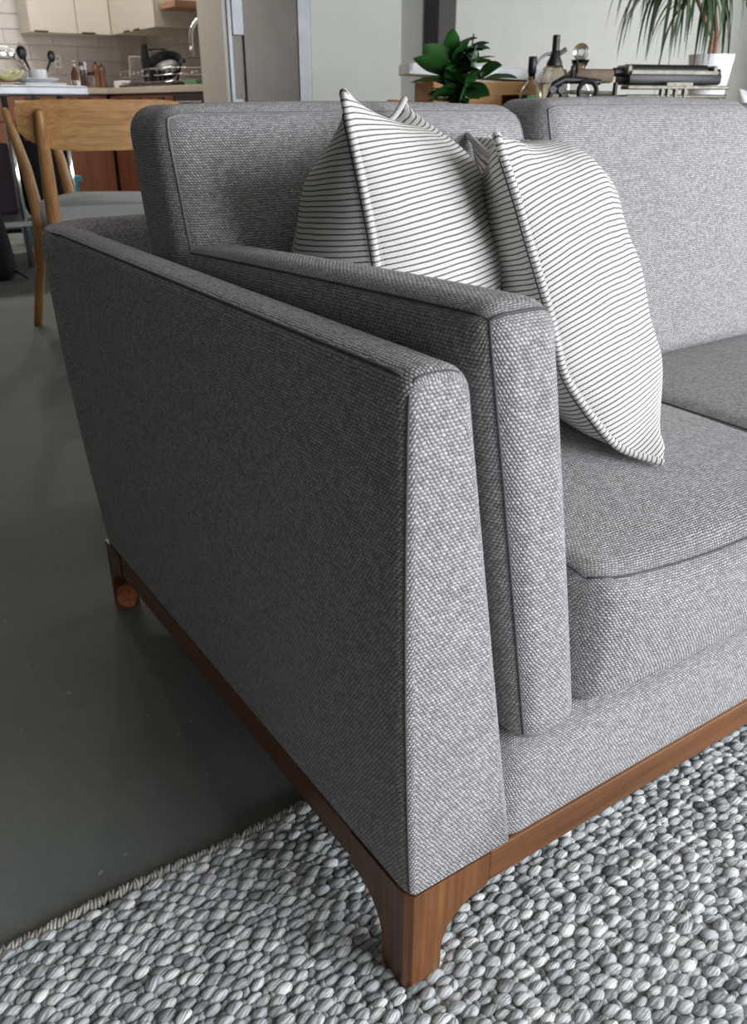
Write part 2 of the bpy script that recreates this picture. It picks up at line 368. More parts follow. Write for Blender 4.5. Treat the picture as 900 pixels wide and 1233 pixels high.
def instanced_mesh(name, proto, mats4, tones):
    """one mesh out of many transformed copies of a small shape; tone is stored per vertex"""
    V, Fc, UV = proto; n = len(mats4); nv = len(V)
    A = np.asarray(mats4); P = np.einsum('nij,vj->nvi', A[:, :3, :3], V) + A[:, None, :3, 3]
    P = P.reshape(-1, 3); ll = [len(f) for f in Fc]; li = np.concatenate([np.array(f) for f in Fc]); nl = len(li)
    LI = (li[None, :] + (np.arange(n)*nv)[:, None]).ravel()
    starts = np.concatenate([[0], np.cumsum(ll)[:-1]]); LS = (starts[None, :] + (np.arange(n)*nl)[:, None]).ravel()
    me = bpy.data.meshes.new(name); me.vertices.add(len(P)); me.vertices.foreach_set('co', P.astype(np.float32).ravel())
    me.loops.add(len(LI)); me.loops.foreach_set('vertex_index', LI.astype(np.int32))
    me.polygons.add(n*len(Fc)); me.polygons.foreach_set('loop_start', LS.astype(np.int32))
    me.polygons.foreach_set('use_smooth', np.ones(n*len(Fc), dtype=bool))
    at_ = me.attributes.new('tone', 'FLOAT', 'POINT'); at_.data.foreach_set('value', np.repeat(tones, nv).astype(np.float32))
    uvl = me.uv_layers.new(name='UVMap'); uvs = np.tile(UV[li], (n, 1)) ; uvl.data.foreach_set('uv', uvs.astype(np.float32).ravel())
    me.update(calc_edges=True); me.validate(); return me
def nub_matrix(x, y, z, a, b, c, yaw, pitch=0):
    m = np.eye(4); R = np.array(Matrix.Rotation(yaw, 3, 'Z') @ Matrix.Rotation(pitch, 3, 'Y')); m[:3, :3] = R @ np.diag([a, b, c]); m[:3, 3] = (x, y, z); return m
PITCH_X, ROW = .0225, .0098
NUB = nub_proto()
nubs = []; fill = []
ny = int((RY1-RY0)/ROW); nx = int((RX1-RX0)/PITCH_X)
for j in range(ny):
    y = RY1 - .012 - j*ROW; wob = RNG.normal(0, .0006)
    drift = .0025*sin(j*.37)+.002*sin(j*.11+1)
    for i in range(nx):
        x = RX0 + .012 + (i + .5*(j % 2))*PITCH_X + drift + .0035*sin(.6*i+.05*j*j)
        big = RNG.random(); s = RNG.normal(1, .12) * (1.18 if big > .9 else .82 if big < .12 else 1)
        s = float(np.clip(s, .65, 1.4))
        yy = y + wob + RNG.normal(0, .0007) + .002*sin(x*9)
        t = float(np.clip(RNG.normal(.62, .2) - (.35 if RNG.random() < .08 else 0), 0, 1))
        nubs.append((x+RNG.normal(0, .0011), yy, .0062+RNG.normal(0, .0006), .0098*(.6+.4*s), .0062*s, .0056*s, RNG.normal(.08-.55*min(1, max(0, (x+.25)/.75)), .14), t))
        fill.append((x+PITCH_X/2+RNG.normal(0, .001), yy+RNG.normal(0, .0008), .0042+RNG.normal(0, .0007), .0072, .0050*(.85+.3*RNG.random()), .0048, RNG.normal(.5, .35), float(np.clip(RNG.normal(.45, .18), 0, .9))))
def in_leg(x, y): return (.004 < x < .036 and .004 < y < .036)
nubs = [q for q in nubs if not in_leg(q[0], q[1])]; fill = [q for q in fill if not in_leg(q[0], q[1])]
def visible(q):
    u, v = px((q[0], q[1], .008))
    return 3 < u < 897 and 3 < v < 1230 and not (q[0] > .0 and q[1] > .0)
order = sorted([k for k, q in enumerate(nubs) if visible(q)], key=lambda k: np.linalg.norm(np.array(nubs[k][:3])-CAM))
near = set(order[:290])
variants = []
for k in range(14):
    variants.append(instanced_mesh('yarn_loop', NUB, [nub_matrix(0, 0, 0, 1, 1, 1, 0)], np.array([.15+.8*k/13])))
for me in variants: me.materials.append(M['yarn'])
inv_rug = Matrix.Translation(rug.location).inverted()
for k in sorted(near):
    q = nubs[k]; o = link('yarn_loop', variants[int(np.clip(round((q[7]-.15)/.8*13), 0, 13))], None, rug)
    o.location = Vector(q[:3]) - rug.location; o.scale = q[3:6]; o.rotation_euler = (RNG.normal(0, .3), 0, q[6])
rest = [q for k, q in enumerate(nubs) if k not in near]
me = instanced_mesh('yarn_loops', NUB, [nub_matrix(*q[:7]) for q in rest], np.array([q[7] for q in rest])); o = child('yarn_loops', me, 'yarn', rug); o['kind'] = 'stuff'
FIL = nub_proto(7, 4, .9)
me = instanced_mesh('under_yarn', FIL, [nub_matrix(*q[:7]) for q in fill], np.array([q[7] for q in fill])); o = child('under_yarn', me, 'yarn', rug); o['kind'] = 'stuff'
ed = []; x = RX0
while x < RX1:
    ed.append((nub_matrix(x, RY1-.002+.0025*sin(x*23)+RNG.normal(0, .0008), .0045, .0088+RNG.normal(0, .0010), .0027, .0056, 1.2+RNG.normal(0, .2)), RNG.random())); x += .0041
me = instanced_mesh('binding', FIL, [q[0] for q in ed], np.array([q[1] for q in ed])); o = child('binding', me, 'yarn_edge', rug); o['kind'] = 'stuff'; o['label'] = 'pale cream stitched rug edge'

# ------------------------------------------------------------------ sofa
SW = 2.14                        # overall width of the base
sofa = empty('sofa', (SW/2, .46, 0))
tag(sofa, 'large grey tweed sofa with slim arms and a walnut plinth base', 'sofa')
def ax_samples(half, r, n):
    a = np.linspace(-1, 1, n); e = r/half
    core = a*(1-e); ends = 1-e*(1-np.array([.25, .5, .75, 1.0]))
    return np.concatenate([-ends[::-1], core, ends])
def hexa(corners, r, n=14, puff=(0, 0, 0), mod=None):
    """rounded, slightly stuffed block inside a six-sided cage; corners[i][j][k] for x, y, z low/high"""
    C = np.array(corners, float)
    dims = np.array([np.linalg.norm((C[1]-C[0]).mean((0, 1))), np.linalg.norm((C[:, 1]-C[:, 0]).mean((0, 1))), np.linalg.norm((C[:, :, 1]-C[:, :, 0]).mean((0, 1)))])
    half = dims/2; r = min(r, half.min()*.98)
    def mp(q):
        inner = np.clip(q, -(half-r), half-r); d = q-inner; d = d/(np.linalg.norm(d, axis=-1, keepdims=True)+1e-9)
        q2 = inner + d*r; t = q2/half
        for a in range(3):
            b, c = (a+1) % 3, (a+2) % 3
            q2[..., a] += np.sign(t[..., a])*np.abs(t[..., a])**3*puff[a]*(1-t[..., b]**2)*(1-t[..., c]**2)
        w = (q2/half+1)/2; x, y, z = w[..., 0:1], w[..., 1:2], w[..., 2:3]
        P = sum(C[i][j][k]*(x if i else 1-x)*(y if j else 1-y)*(z if k else 1-z) for i in (0, 1) for j in (0, 1) for k in (0, 1))
        return mod(P, q2/half) if mod else P
    mb = MB(); sm = [ax_samples(half[a], r, n) for a in range(3)]
    for a in range(3):
        b, c = (a+1) % 3, (a+2) % 3
        B, Cc = np.meshgrid(sm[b], sm[c], indexing='ij')
        for sgn in (-1, 1):
            q = np.zeros(B.shape+(3,)); q[..., a] = sgn*half[a]; q[..., b] = B*half[b]; q[..., c] = Cc*half[c]
            P = mp(q)
            if a == 0: UV = np.stack([q[..., 1], q[..., 2]], -1)
            elif a == 1: UV = np.stack([q[..., 0], q[..., 2]], -1)
            else: UV = np.stack([q[..., 0], q[..., 1]], -1)
            UV = UV + np.array([.37*a+.11*sgn, .21*a])
            mb.grid(P.tolist(), flip=(sgn < 0), UV=UV.tolist())
    return mb, mp, half
def weld(me):
    bm = bmesh.new(); bm.from_mesh(me); bmesh.ops.remove_doubles(bm, verts=bm.verts[:], dist=1e-5); bmesh.ops.recalc_face_normals(bm, faces=bm.faces[:]); bm.to_mesh(me); bm.free(); me.shade_smooth(); return me
def stuffed(name, corners, r, parent, n=14, puff=(0, 0, 0), mod=None, mat='fabric', seams=(), seam_mat='seam', rad=.0013):
    mb, mp, half = hexa(corners, r, n, puff, mod)
    o = child(name, weld(mb.mesh(name)), mat, parent)
    for path in seams:      # each path: list of (x,y,z) in -1..1 cube coordinates
        pts = []
        for a, b in zip(path[:-1], path[1:]):
            for t in np.linspace(0, 1, 24, endpoint=False): pts.append(np.array(a)*(1-t)+np.array(b)*t)
        pts.append(np.array(path[-1])); Q = np.array(pts)*half
        P = mp(Q)
        s = child('seam', MB().tube(P.tolist(), rad, 6).mesh('seam', True), seam_mat, parent)
        s.parent = o; s.matrix_parent_inverse = Matrix.Identity(4)
    return o
# child-of-child keeps world coordinates because the part's own matrix already cancels the Empty
def box_corners(x0, x1, y0, y1, z0, z1):
    return [[[(x, y, z) for z in (z0, z1)] for y in (y0, y1)] for x in (x0, x1)]

# --- upholstered shell: both arms and the back as one wrapped frame
def shell():
    D, rc = .935, .072
    st = []                                   # (point on the outer base line, outward normal, blend 0=arm 1=back)
    for y in np.concatenate([np.linspace(.014, .1, 5), np.linspace(.14, D-rc, 18)]): st.append(((0, y), (-1, 0), 0))
    for a in np.linspace(0, pi/2, 9)[1:]: st.append(((rc-rc*cos(a), D-rc+rc*sin(a)), (-cos(a), sin(a)), a/(pi/2)))
    for x in np.linspace(rc, SW-rc, 24)[1:]: st.append(((x, D), (0, 1), 1))
    for a in np.linspace(pi/2, 0, 9)[1:]: st.append(((SW-rc+rc*cos(a), D-rc+rc*sin(a)), (cos(a), sin(a)), a/(pi/2)))
    for y in np.concatenate([np.linspace(D-rc, .14, 18)[1:], np.linspace(.1, .014, 5)]): st.append(((SW, y), (1, 0), 0))
    def profile(b, inset=0.0):
        lean = .012+.063*b; Tt = .062+.010*b; Tb = .133-.037*b; zt, zb = .655, .142
        pts = []
        def arc(c, r, a0, a1, n):
            for a in np.linspace(a0, a1, n): pts.append((c[0]+r*cos(a), c[1]+r*sin(a)))
        rb, ro, ri = .005, .016, .026
        arc((-rb, zb+rb), rb, -pi/2, 0, 4)
        for t in np.linspace(.08, .94, 14): pts.append((lean*t+(.004+.014*b)*sin(pi*t), zb+(zt-zb)*t))
        arc((lean-ro, zt-ro), ro, .08, pi/2-.03, 5)
        for t in np.linspace(.2, .8, 5): pts.append((lean-ro+( -Tt+ro+ri)*t, zt+.0006*sin(pi*(t-.2)/.6)))
        arc((lean-Tt+ri, zt-ri), ri, pi/2+.03, pi-.15, 6)
        for t in np.linspace(.1, 1, 8): pts.append((lean-Tt+(-Tb-lean+Tt)*t, zt-ri+(zb-zt+ri)*t))
        P = np.array(pts)
        if inset:
            T = np.roll(P, -1, 0)-np.roll(P, 1, 0); T /= np.linalg.norm(T, axis=1, keepdims=True)
            Q = P + np.stack([-T[:, 1], T[:, 0]], 1)*inset
            for k in range(7): Q[k] = (P[k][0]-inset*(1 if k > 1 else .4+.3*k), P[k][1])
            Q[-1] = (P[-1][0]+inset, P[-1][1]); Q[-2] = (P[-2][0]+inset, P[-2][1]); P = Q
        return P
    rings = []; us = []; u = 0; prev = None
    r = .014
    def ring(base, nrm, b, inset=0, dy=0):
        P = profile(b, inset); return [(base[0]+nrm[0]*o, base[1]+nrm[1]*o+dy, z) for o, z in P]
    for a in (0.0, .35, .7, 1.05, 1.4): rings.append(ring((0, .014), (-1, 0), 0, .010*(1-sin(a)), -r*cos(a)*1.0)); us.append(-.013*(pi/2-a))
    for base, nrm, b in st:
        if prev is not None: u += math.dist(base, prev)
        rings.append(ring(base, nrm, b)); us.append(u); prev = base
    for a in (1.4, 1.05, .7, .35, 0.0): rings.append(ring((SW, .014), (1, 0), 0, .010*(1-sin(a)), -r*cos(a))); us.append(u+.013*(pi/2-a))
    P0 = profile(0); vl = np.concatenate([[0], np.cumsum(np.linalg.norm(np.diff(P0, axis=0), axis=1))]); 
    m = len(P0); mb = MB(); R2 = [rg+[rg[0]] for rg in rings]; vl = list(vl)+[vl[-1]+.126]
    UV = [[(us[i], vl[j]) for j in range(m+1)] for i in range(len(R2))]
    mb.grid(R2, UV=UV)
    for rg, flip in ((rings[0], False), (rings[-1], True)):     # front end caps: quads across the loop
        f = tuple(range(len(rg))); uv = [(q[0]+.5, q[2]) for q in rg]
        mb.add(rg, [f[::-1] if flip else f], [uv[::-1] if flip else uv])
    return mb, rings, profile
smb, rings, sprof = shell()
shell_o = child('frame', weld(smb.mesh('frame')), 'fabric', sofa); shell_o['label'] = 'grey tweed arms and back'
def add_seam(pts, parent, rad=.0016, mat='seam', name='seam'):
    o = link(name, MB().tube(pts, rad, 6).mesh(name, True), mat, parent); o.matrix_parent_inverse = Matrix.Identity(4); return o
def smooth_pts(pts, n=60):
    P = np.array(pts, float); d = np.concatenate([[0], np.cumsum(np.linalg.norm(np.diff(P, axis=0), axis=1))]); t = np.linspace(0, d[-1], n)
    Q = np.stack([np.interp(t, d, P[:, a]) for a in range(3)], 1)
    for _ in range(2): Q[1:-1] = (Q[:-2]+2*Q[1:-1]+Q[2:])/4
    return Q.tolist()
ko = 4+14+1                                             # profile index on the outer top corner
top_line = [rg[ko+1] for rg in rings[5:-5]]
add_seam(smooth_pts(top_line, 260), shell_o, .0015)
for sx, rg in ((1, rings[2]), (-1, rings[-3])):         # down the front outer edge, round from the top seam
    dn = [rings[7][ko+1] if sx > 0 else rings[-8][ko+1]] + [rg[k] for k in range(ko+1, 1, -1)]
    add_seam(smooth_pts(dn, 70), shell_o, .0015)
    ac = [rg[k] for k in range(ko+1, ko+12)]; add_seam(smooth_pts(ac, 40), shell_o, .0008, 'seam')
# --- front upholstered rail and seat deck
stuffed('front_panel', [[[(x, y, z) for z in (.118, .264)] for y in (.0, .16)] for x in (.108, SW-.108)], .040, sofa, 16)
child('seat_deck', MB().box((.11, .1, .15), (SW-.11, .86, .258), bev=.01).mesh('seat_deck'), 'fabric', sofa)
# --- bolsters along both arms
def bolster(sg):
    m = (lambda x: x) if sg > 0 else (lambda x: SW-x)
    cor = []
    for i in (0, 1):
        rowx = []
        for j in (0, 1):
            y = (-.010, .545)[j]; zt = (.694, .668)[j]
            xb = (.126, .206)[i]; xt = (.047, .123)[i]
            rowx.append([(m(xb), y, .262), (m(xt), y, zt)])
        cor.append(rowx)
    if sg < 0: cor = cor[::-1]
    a = -1 if sg > 0 else 1
    return stuffed('bolster', cor, .025, sofa, 14, (.010, .004, .004),
                   seams=[[(a, -1, -.93), (a, -1, 1), (a, 1, 1)], [(a, -1, 1), (-a, -1, 1)]])
bolster(1); bolster(-1)
# --- seat cushions
sx = [.207, .690, 1.262, SW-.207]
sx = [.207, .688, 1.31, SW-.207]
for k in range(3):
    x0, x1 = sx[k]+.002, sx[k+1]-.002
    def sag(P, t):
        P = P.copy(); tx, ty, tz = t[..., 0], np.clip(t[..., 1], -1, 1), np.clip(t[..., 2], -1, 1)
        P[..., 2] -= .026*np.clip(1-tx**2, 0, 1)*((1-ty)/2)**2*((1+tz)/2)**2
        P[..., 1] += .022*np.clip((np.abs(tx)-.80)/.20, 0, 1)**2*((1-ty)/2)
        return P
    stuffed('seat_cushion', box_corners(x0, x1, -.002, .50, .258, .425), .030, sofa, 16, (.004, .020, .026), sag,
            seams=[[(-1, -1, 1), (1, -1, 1)], [(-1, -1, 1), (-1, 1, 1)], [(1, -1, 1), (1, 1, 1)]])
# --- back cushions
bx = [.058, .668, 1.185, SW-.058]
bx = [.058, .664, 1.20, SW-.30+.24]
for k in range(3):
    x0, x1 = bx[k]+(.004 if k else 0), bx[k+1]-.004
    dy = (.022, -.012, .0)[k]; zt = (.818, .826, .820)[k]
    cor = [[[(x, (.462, .625)[j]+dy*.3, .415), (x+(.010 if k == 0 and x < .1 else 0), (.595, .735)[j]+dy, zt)] for j in (0, 1)] for x in (x0, x1)]
    stuffed('back_cushion', cor, .036, sofa, 16, (.004, .022, .006), seam_mat='seam_light', rad=.0018,
            seams=[[(-1, -1, -1), (-1, -1, 1), (1, -1, 1), (1, -1, -1)]])
# --- walnut base: corner legs with curved brackets, rails between them
def leg_mesh(mx, my, ch=.007):
    t, zt = .040, .1395; levels = []
    for z in np.concatenate([np.linspace(0, .04, 5), np.linspace(.045, .097, 12), [.0975, zt]]):
        if z <= .04: w = .0430 + .002*(.04-z)/.04*0
        elif z < .097: u = (z-.04)/.057; w = .043 + .059*(1-sqrt(max(0, 1-u**2.0)))
        else: w = .102
        c = ch if z > .004 else ch+.003
        ins = 0 if z > .003 else .0015
        levels.append([(c, ins), (w, ins), (w, t-.002), (t-.002, t-.002), (t-.002, w), (ins, w), (ins, c)])
    zs = np.concatenate([np.linspace(0, .04, 5), np.linspace(.045, .097, 12), [.0975, zt]])
    vs = [(p[0]*mx, p[1]*my, z) for L, z in zip(levels, zs) for p in L]; n = 7
    fs = [(i*n+k, i*n+(k+1) % n, (i+1)*n+(k+1) % n, (i+1)*n+k) for i in range(len(zs)-1) for k in range(n)]
    fs += [tuple(range(n-1, -1, -1)), tuple((len(zs)-1)*n+k for k in range(n))]
    if mx*my < 0: fs = [f[::-1] for f in fs]
    mb = MB().add(vs, fs); return mb
DB = .922
for mx, my, cx, cy in ((1, 1, 0, 0), (-1, 1, SW, 0), (1, -1, 0, DB), (-1, -1, SW, DB)):
    mb = leg_mesh(mx, my, .007 if my > 0 else .032); mb.v = [(x+cx, y+cy, z) for x, y, z in mb.v]
    lm = mb.mesh('leg', True); lm.set_sharp_from_angle(angle=radians(30))
    lo = child('leg', lm, 'walnut_z', sofa)
    if cx == 0 and cy > 0:
        pch = MB(); rr = random.Random(3); pts = []
        for k in range(18):
            a = 2*pi*k/18; pts.append((.021+.0185*cos(a)*(1+.08*rr.uniform(-1, 1)), .030+.028*sin(a)*(1+.08*rr.uniform(-1, 1))))
        vs = [(x, DB-.0438, z) for x, z in pts] + [(x, DB-.041, z) for x, z in pts]
        pch.add(vs, [tuple(range(18)), tuple(range(35, 17, -1))] + [(k, 18+k, 18+(k+1) % 18, (k+1) % 18) for k in range(18)])
        w = link('worn_patch', pch.mesh('worn_patch'), 'rawwood', lo); w['label'] = 'orange bare wood where the stain is chipped off'
for nm, lo, hi, mt in (('rail', (.1035, .001, .097), (SW-.1035, .03, .1405), 'walnut'), ('rail', (.001, .1035, .100), (.03, DB-.1035, .1405), 'walnut_y'),
                   ('rail', (SW-.03, .1035, .100), (SW-.001, DB-.1035, .1405), 'walnut_y'), ('rail', (.1035, DB-.03, .097), (SW-.1035, DB-.001, .1405), 'walnut')):
    child(nm, MB().box(lo, hi, bev=.0025).mesh('rail'), mt, sofa)

# ------------------------------------------------------------------ throw pillows
def throw_pillow(near_pts, far_pts, tr, tl, label, seed, wr=.004, el=.5, skew=0):
    """near_pts/far_pts: 3-D polylines bottom->top of the two upright edges"""
    rg = np.random.default_rng(seed)
    def rs(P, n):
        P = np.array(P, float); d = np.concatenate([[0], np.cumsum(np.linalg.norm(np.diff(P, axis=0), axis=1))]); t = np.linspace(0, d[-1], n)
        Q = np.stack([np.interp(t, d, P[:, a]) for a in range(3)], 1)
        for _ in range(3): Q[1:-1] = (Q[:-2]+2*Q[1:-1]+Q[2:])/4
        return Q
    n = 44; A = rs(near_pts, n); B = rs(far_pts, n)
    e = (B-A).mean(0); e /= np.linalg.norm(e); up = (A[-1]-A[0])+(B[-1]-B[0]); up /= np.linalg.norm(up); nr = np.cross(e, up); nr /= np.linalg.norm(nr)
    base = (A[0]+B[0])/2
    ph = rg.uniform(0, 6.28, 8)
    root = empty('throw_pillow', base); tag(root, label, 'pillow', 'striped throw pillows on the sofa')
    sp = np.concatenate([[0, .006, .02, .045, .08], np.linspace(.12, .88, 26), [.92, .955, .98, .994, 1]])
    hgt = np.linalg.norm(A[-1]-A[0]); wid = np.linalg.norm((B-A).mean(0))
    faces = MB()
    for sgn, T in ((1, tr), (-1, tl)):
        G = []; UV = []
        for i in range(n):
            t = i/(n-1); tt = (.5-.5*cos(pi*t)); tt = .35*t+.65*tt
            f = tt*(n-1); k = min(int(f), n-2); w = f-k; a = A[k]*(1-w)+A[k+1]*w; b = B[k]*(1-w)+B[k+1]*w
            row = []; ru = []
            for s in sp:
                prof = (max(0, sin(pi*s))**.62)*(max(0, sin(pi*tt))**(.5 if sgn > 0 else el))
                bow = .030*sin(pi*s)*(-1 if tt > .5 else 1)*(abs(2*tt-1)**3)
                wv = wr*(sin(9*tt+5*s+ph[0])+.7*sin(16*s-11*tt+ph[1])+.6*sin(22*tt+4*s+ph[2]))*prof
                cr = .010*math.exp(-((s-.06)/.05)**2)*sin(26*tt+ph[3])*(abs(2*tt-1)**1.5)
                p = a*(1-s)+b*s + up*bow + nr*sgn*(T*prof+wv+cr*(prof > 0)*.6)
                row.append(tuple(p)); ru.append((s*wid+T*.4*s, tt*hgt + (skew*s if sgn > 0 else 0) + .018*prof*(1 if sgn > 0 else .6)*(1-2*tt)))
            G.append(row); UV.append(ru)
        faces.grid(G, flip=(sgn < 0), UV=UV)
    me = faces.mesh('cover'); weld(me)
    cv = child('cover', me, 'stripe', root)
    # stitched edge running along the near upright edge, over the top and down
    wb = MB(); edge = [A[k] for k in range(n)]
    edge += [A[-1]*(1-s)+B[-1]*s - up*.030*sin(pi*s) for s in np.linspace(.05, 1, 20)]
    pts = np.array(edge); nn = len(pts); seg = 8; G = []; UV = []; L = 0
    for i in range(nn):
        if i: L += np.linalg.norm(pts[i]-pts[i-1])
        tg = pts[min(i+1, nn-1)]-pts[max(i-1, 0)]; tg /= np.linalg.norm(tg); a = nr-tg*(nr@tg); a /= np.linalg.norm(a); b = np.cross(tg, a)
        G.append([tuple(pts[i]+.0046*(a*cos(2*pi*k/seg)+b*sin(2*pi*k/seg))) for k in range(seg+1)]); UV.append([(k*.0037, L) for k in range(seg+1)])
    wb.grid(G, UV=UV); wl = link('edge_welt', weld(wb.mesh('edge_welt')), 'stripe', cv)
    wb = MB(); off = pts[2:n-2]-nr*.0050; wb.tube(smooth_pts(off, 60), .0009, 5); link('seam', wb.mesh('seam', True), 'seam', cv)
    return root
def bearing(b): return np.array([sin(radians(b)), cos(radians(b)), 0])
e1 = bearing(45); T1 = np.array([.150, .330, .834]); 
def near1(px_, py_, d=.905): q = ray(px_, py_); return CAM + q*d/(q @ bearing(42))
n1 = [near1(482, 560)*1.0, near1(474, 470), near1(466, 400), near1(456, 330), near1(446, 270), near1(432, 200), near1(420, 145), near1(414, 112)]
f1 = [np.array([n1[0][0], n1[0][1], n1[0][2]])+e1*.285+np.array([0, 0, .0]), n1[2]+e1*.28, n1[3]+e1*.295, n1[5]+e1*.335, n1[7]+e1*.375+np.array([0, 0, -.004])]
throw_pillow(n1, f1, .118, .142, 'plump white pillow with thin dark stripes wedged between bolster and back cushion', 1, .004, .66)
B2 = np.array([.458, .128, .44])
def near2(px_, py_): q = ray(px_, py_); e = bearing(42); return CAM + q*((B2-CAM) @ e)/(q @ e)
n2 = [near2(799, 557), near2(770, 549), near2(742, 540), near2(705, 492), near2(680, 455), near2(661, 370), near2(640, 300), near2(622, 235), near2(598, 163)]
e2 = bearing(40)
f2 = [n2[0]+e2*.36+R_DIR*.02, n2[3]+e2*.36+R_DIR*.03, n2[5]+e2*.35, n2[7]+e2*.36, n2[8]+e2*.40+R_DIR*-.03+np.array([0, 0, -.012])]
throw_pillow(n2, f2, .125, .070, 'tilted white pillow with thin dark stripes, its lower corner resting on the seat cushion', 5, .005, .5, .10)

# ------------------------------------------------------------------ kitchen beyond the sofa
YA, XB = 8.0, 2.86                      # splash-back wall (wall_back) and the return wall behind the sink
wall_b = struct('wall_kitchen', MB().box((XB, 5.50, 0), (XB+.12, YA, ZC)), 'wall')
def tile_field(parent, origin, du, n_u, n_v, tw, th, nrm, z0):
    me = MB().box((-.5, -.5, -.5), (.5, .5, .5), bev=.0).mesh('tile')
    bm = bmesh.new(); bm.from_mesh(me); bm.free()
    ux = abs(du[0]) > 0
    sz = (tw-.007, .008, th-.007) if ux else (.008, tw-.007, th-.007)
    me = MB().box(tuple(-a/2 for a in sz), tuple(a/2 for a in sz), bev=.0015).mesh('tile'); me.materials.append(M['tile'])
    for j in range(n_v):
        for i in range(n_u):
            o = link('tile', me, None, parent); k = i+(.5 if j % 2 else 0)
            o.location = (origin[0]+du[0]*tw*(k+.5)+nrm[0]*.004, origin[1]+du[1]*tw*(k+.5)+nrm[1]*.004, z0+th*(j+.5))
tile_field(wall_back, (-.98, YA), (1, 0), 9, 9, .40, .112, (0, -1), .935)
tile_field(wall_b, (XB, YA-.20), (0, -1), 5, 6, .40, .112, (-1, 0), .935)
# upper cabinets on the splash-back wall, each unit with its door
ZU0, ZU1, FY = 1.352, 2.15, 7.66
def upper(x0, x1, lab, handle_at):
    c = empty('wall_cabinet', ((x0+x1)/2, FY+.16, ZU0)); tag(c, lab, 'cabinet', 'cream wall cabinets')
    child('body', MB().box((x0, FY+.02, ZU0), (x1, YA-.0105, ZU1)).mesh('body'), 'cab', c)
    d = child('door', MB().box((x0+.003, FY, ZU0-.004), (x1-.003, FY+.018, ZU1), bev=.003).mesh('door'), 'cab', c)
    link('handle', MB().box((handle_at-.055, FY-.014, ZU0-.006), (handle_at+.055, FY-.001, ZU0+.008), bev=.002).mesh('handle'), 'black', d)
xa, xb_, xc = pl(37, 40, 1, FY)[0], pl(94.5, 43, 1, FY)[0], pl(135, 45, 1, FY)[0]
upper(xa, xb_, 'cream wall cabinet above the utensils at the open end of the run', pl(50, 40, 1, FY)[0])
upper(xb_, xc+.0, 'cream wall cabinet beside the inside corner above the pepper mills', pl(107, 43, 1, FY)[0])
yend = pl(187, 37, 0, xc)[1]
ym = (FY+yend)/2
for k, (y0, y1) in enumerate(((ym, FY-.002), (yend, ym-.002))):
    c = empty('wall_cabinet', (xc+.17, (y0+y1)/2, ZU0)); tag(c, ('cream wall cabinet in the inside corner, facing the island', 'cream wall cabinet whose blank end panel faces the sofa, beside the wooden shelf')[k], 'cabinet', 'cream wall cabinets')
    child('body', MB().box((xc+.02, y0, ZU0), (XB-.0105, y1, ZU1)).mesh('body'), 'cab', c)
    d = child('door', MB().box((xc, y0+.003, ZU0-.004), (xc+.018, y1-.003, ZU1), bev=.003).mesh('door'), 'cab', c)
    link('handle', MB().box((xc-.014, (y0+.06 if k == 0 else y1-.17), ZU0-.006), (xc-.001, (y0+.17 if k == 0 else y1-.06), ZU0+.008), bev=.002).mesh('handle'), 'black', d)
yp = pl(249, 101, 0, 2.24)[1]             # end of the counter
yf = pl(275, 60, 0, 2.24)[1]                               # plane of the tall panel and fridge front
PX = [pl(x, 60, 1, yf)[0] for x in (245, 275, 284, 357, 372, 480)]; PX[1] = 2.24
sh = MB().box((pl(206, 3, 1, yend-.25)[0], yend-.32, pl(206, 8, 1, yend-.3)[2]), (XB-.002, yend-.004, pl(206, 8, 1, yend-.3)[2]+.045), bev=.004)
tag(sh.build('wooden_shelf', 'shelf_wood'), 'pale brown floating wooden shelf above the sink', 'shelf')
# base cabinets and counters
def base_unit(name, lo, hi, face, mat, lab, group, knob=True):
    c = empty(name, ((lo[0]+hi[0])/2, (lo[1]+hi[1])/2, 0)); tag(c, lab, 'cabinet', group)
    child('body', MB().box((lo[0], lo[1], .09), hi).box((lo[0]+.04, lo[1]+.04, 0), (hi[0]-.02, hi[1]-.02, .09)).mesh('body'), mat, c)
    if face == 'x':
        d = child('door', MB().box((lo[0]-.02, lo[1]+.004, .10), (lo[0]-.001, hi[1]-.004, .68), bev=.003).mesh('door'), mat, c)
        w = child('drawer', MB().box((lo[0]-.02, lo[1]+.004, .69), (lo[0]-.001, hi[1]-.004, hi[2]-.02), bev=.003).mesh('drawer'), mat, c)
        for p, z in ((d, .66), (w, hi[2]-.03)):
            link('handle', MB().box((lo[0]-.034, (lo[1]+hi[1])/2-.06, z-.012), (lo[0]-.021, (lo[1]+hi[1])/2+.06, z), bev=.002).mesh('handle'), 'black', p)
    else:
        d = child('door', MB().box((lo[0]+.004, lo[1]-.02, .10), (hi[0]-.004, lo[1]-.001, .68), bev=.003).mesh('door'), mat, c)
        w = child('drawer', MB().box((lo[0]+.004, lo[1]-.02, .69), (hi[0]-.004, lo[1]-.001, hi[2]-.02), bev=.003).mesh('drawer'), mat, c)
        for p, z in ((d, .66), (w, hi[2]-.03)):
            link('handle', MB().box(((lo[0]+hi[0])/2-.06, lo[1]-.034, z-.012), ((lo[0]+hi[0])/2+.06, lo[1]-.021, z), bev=.002).mesh('handle'), 'black', p)
    return c
ZK = .938
ys = np.linspace(yp+.62, 7.36, 4)
for k in range(3):
    base_unit('base_cabinet', (2.27, ys[k], 0), (XB-.002, ys[k+1]-.003, ZK-.045), 'x', 'brown_cab', 'brown base cabinet under the sink counter, %s' % ('next to the dishwasher', 'between two alike cabinets', 'at the inside corner')[k], 'brown base cabinets')
xs_ = np.linspace(1.0, 2.235, 4)
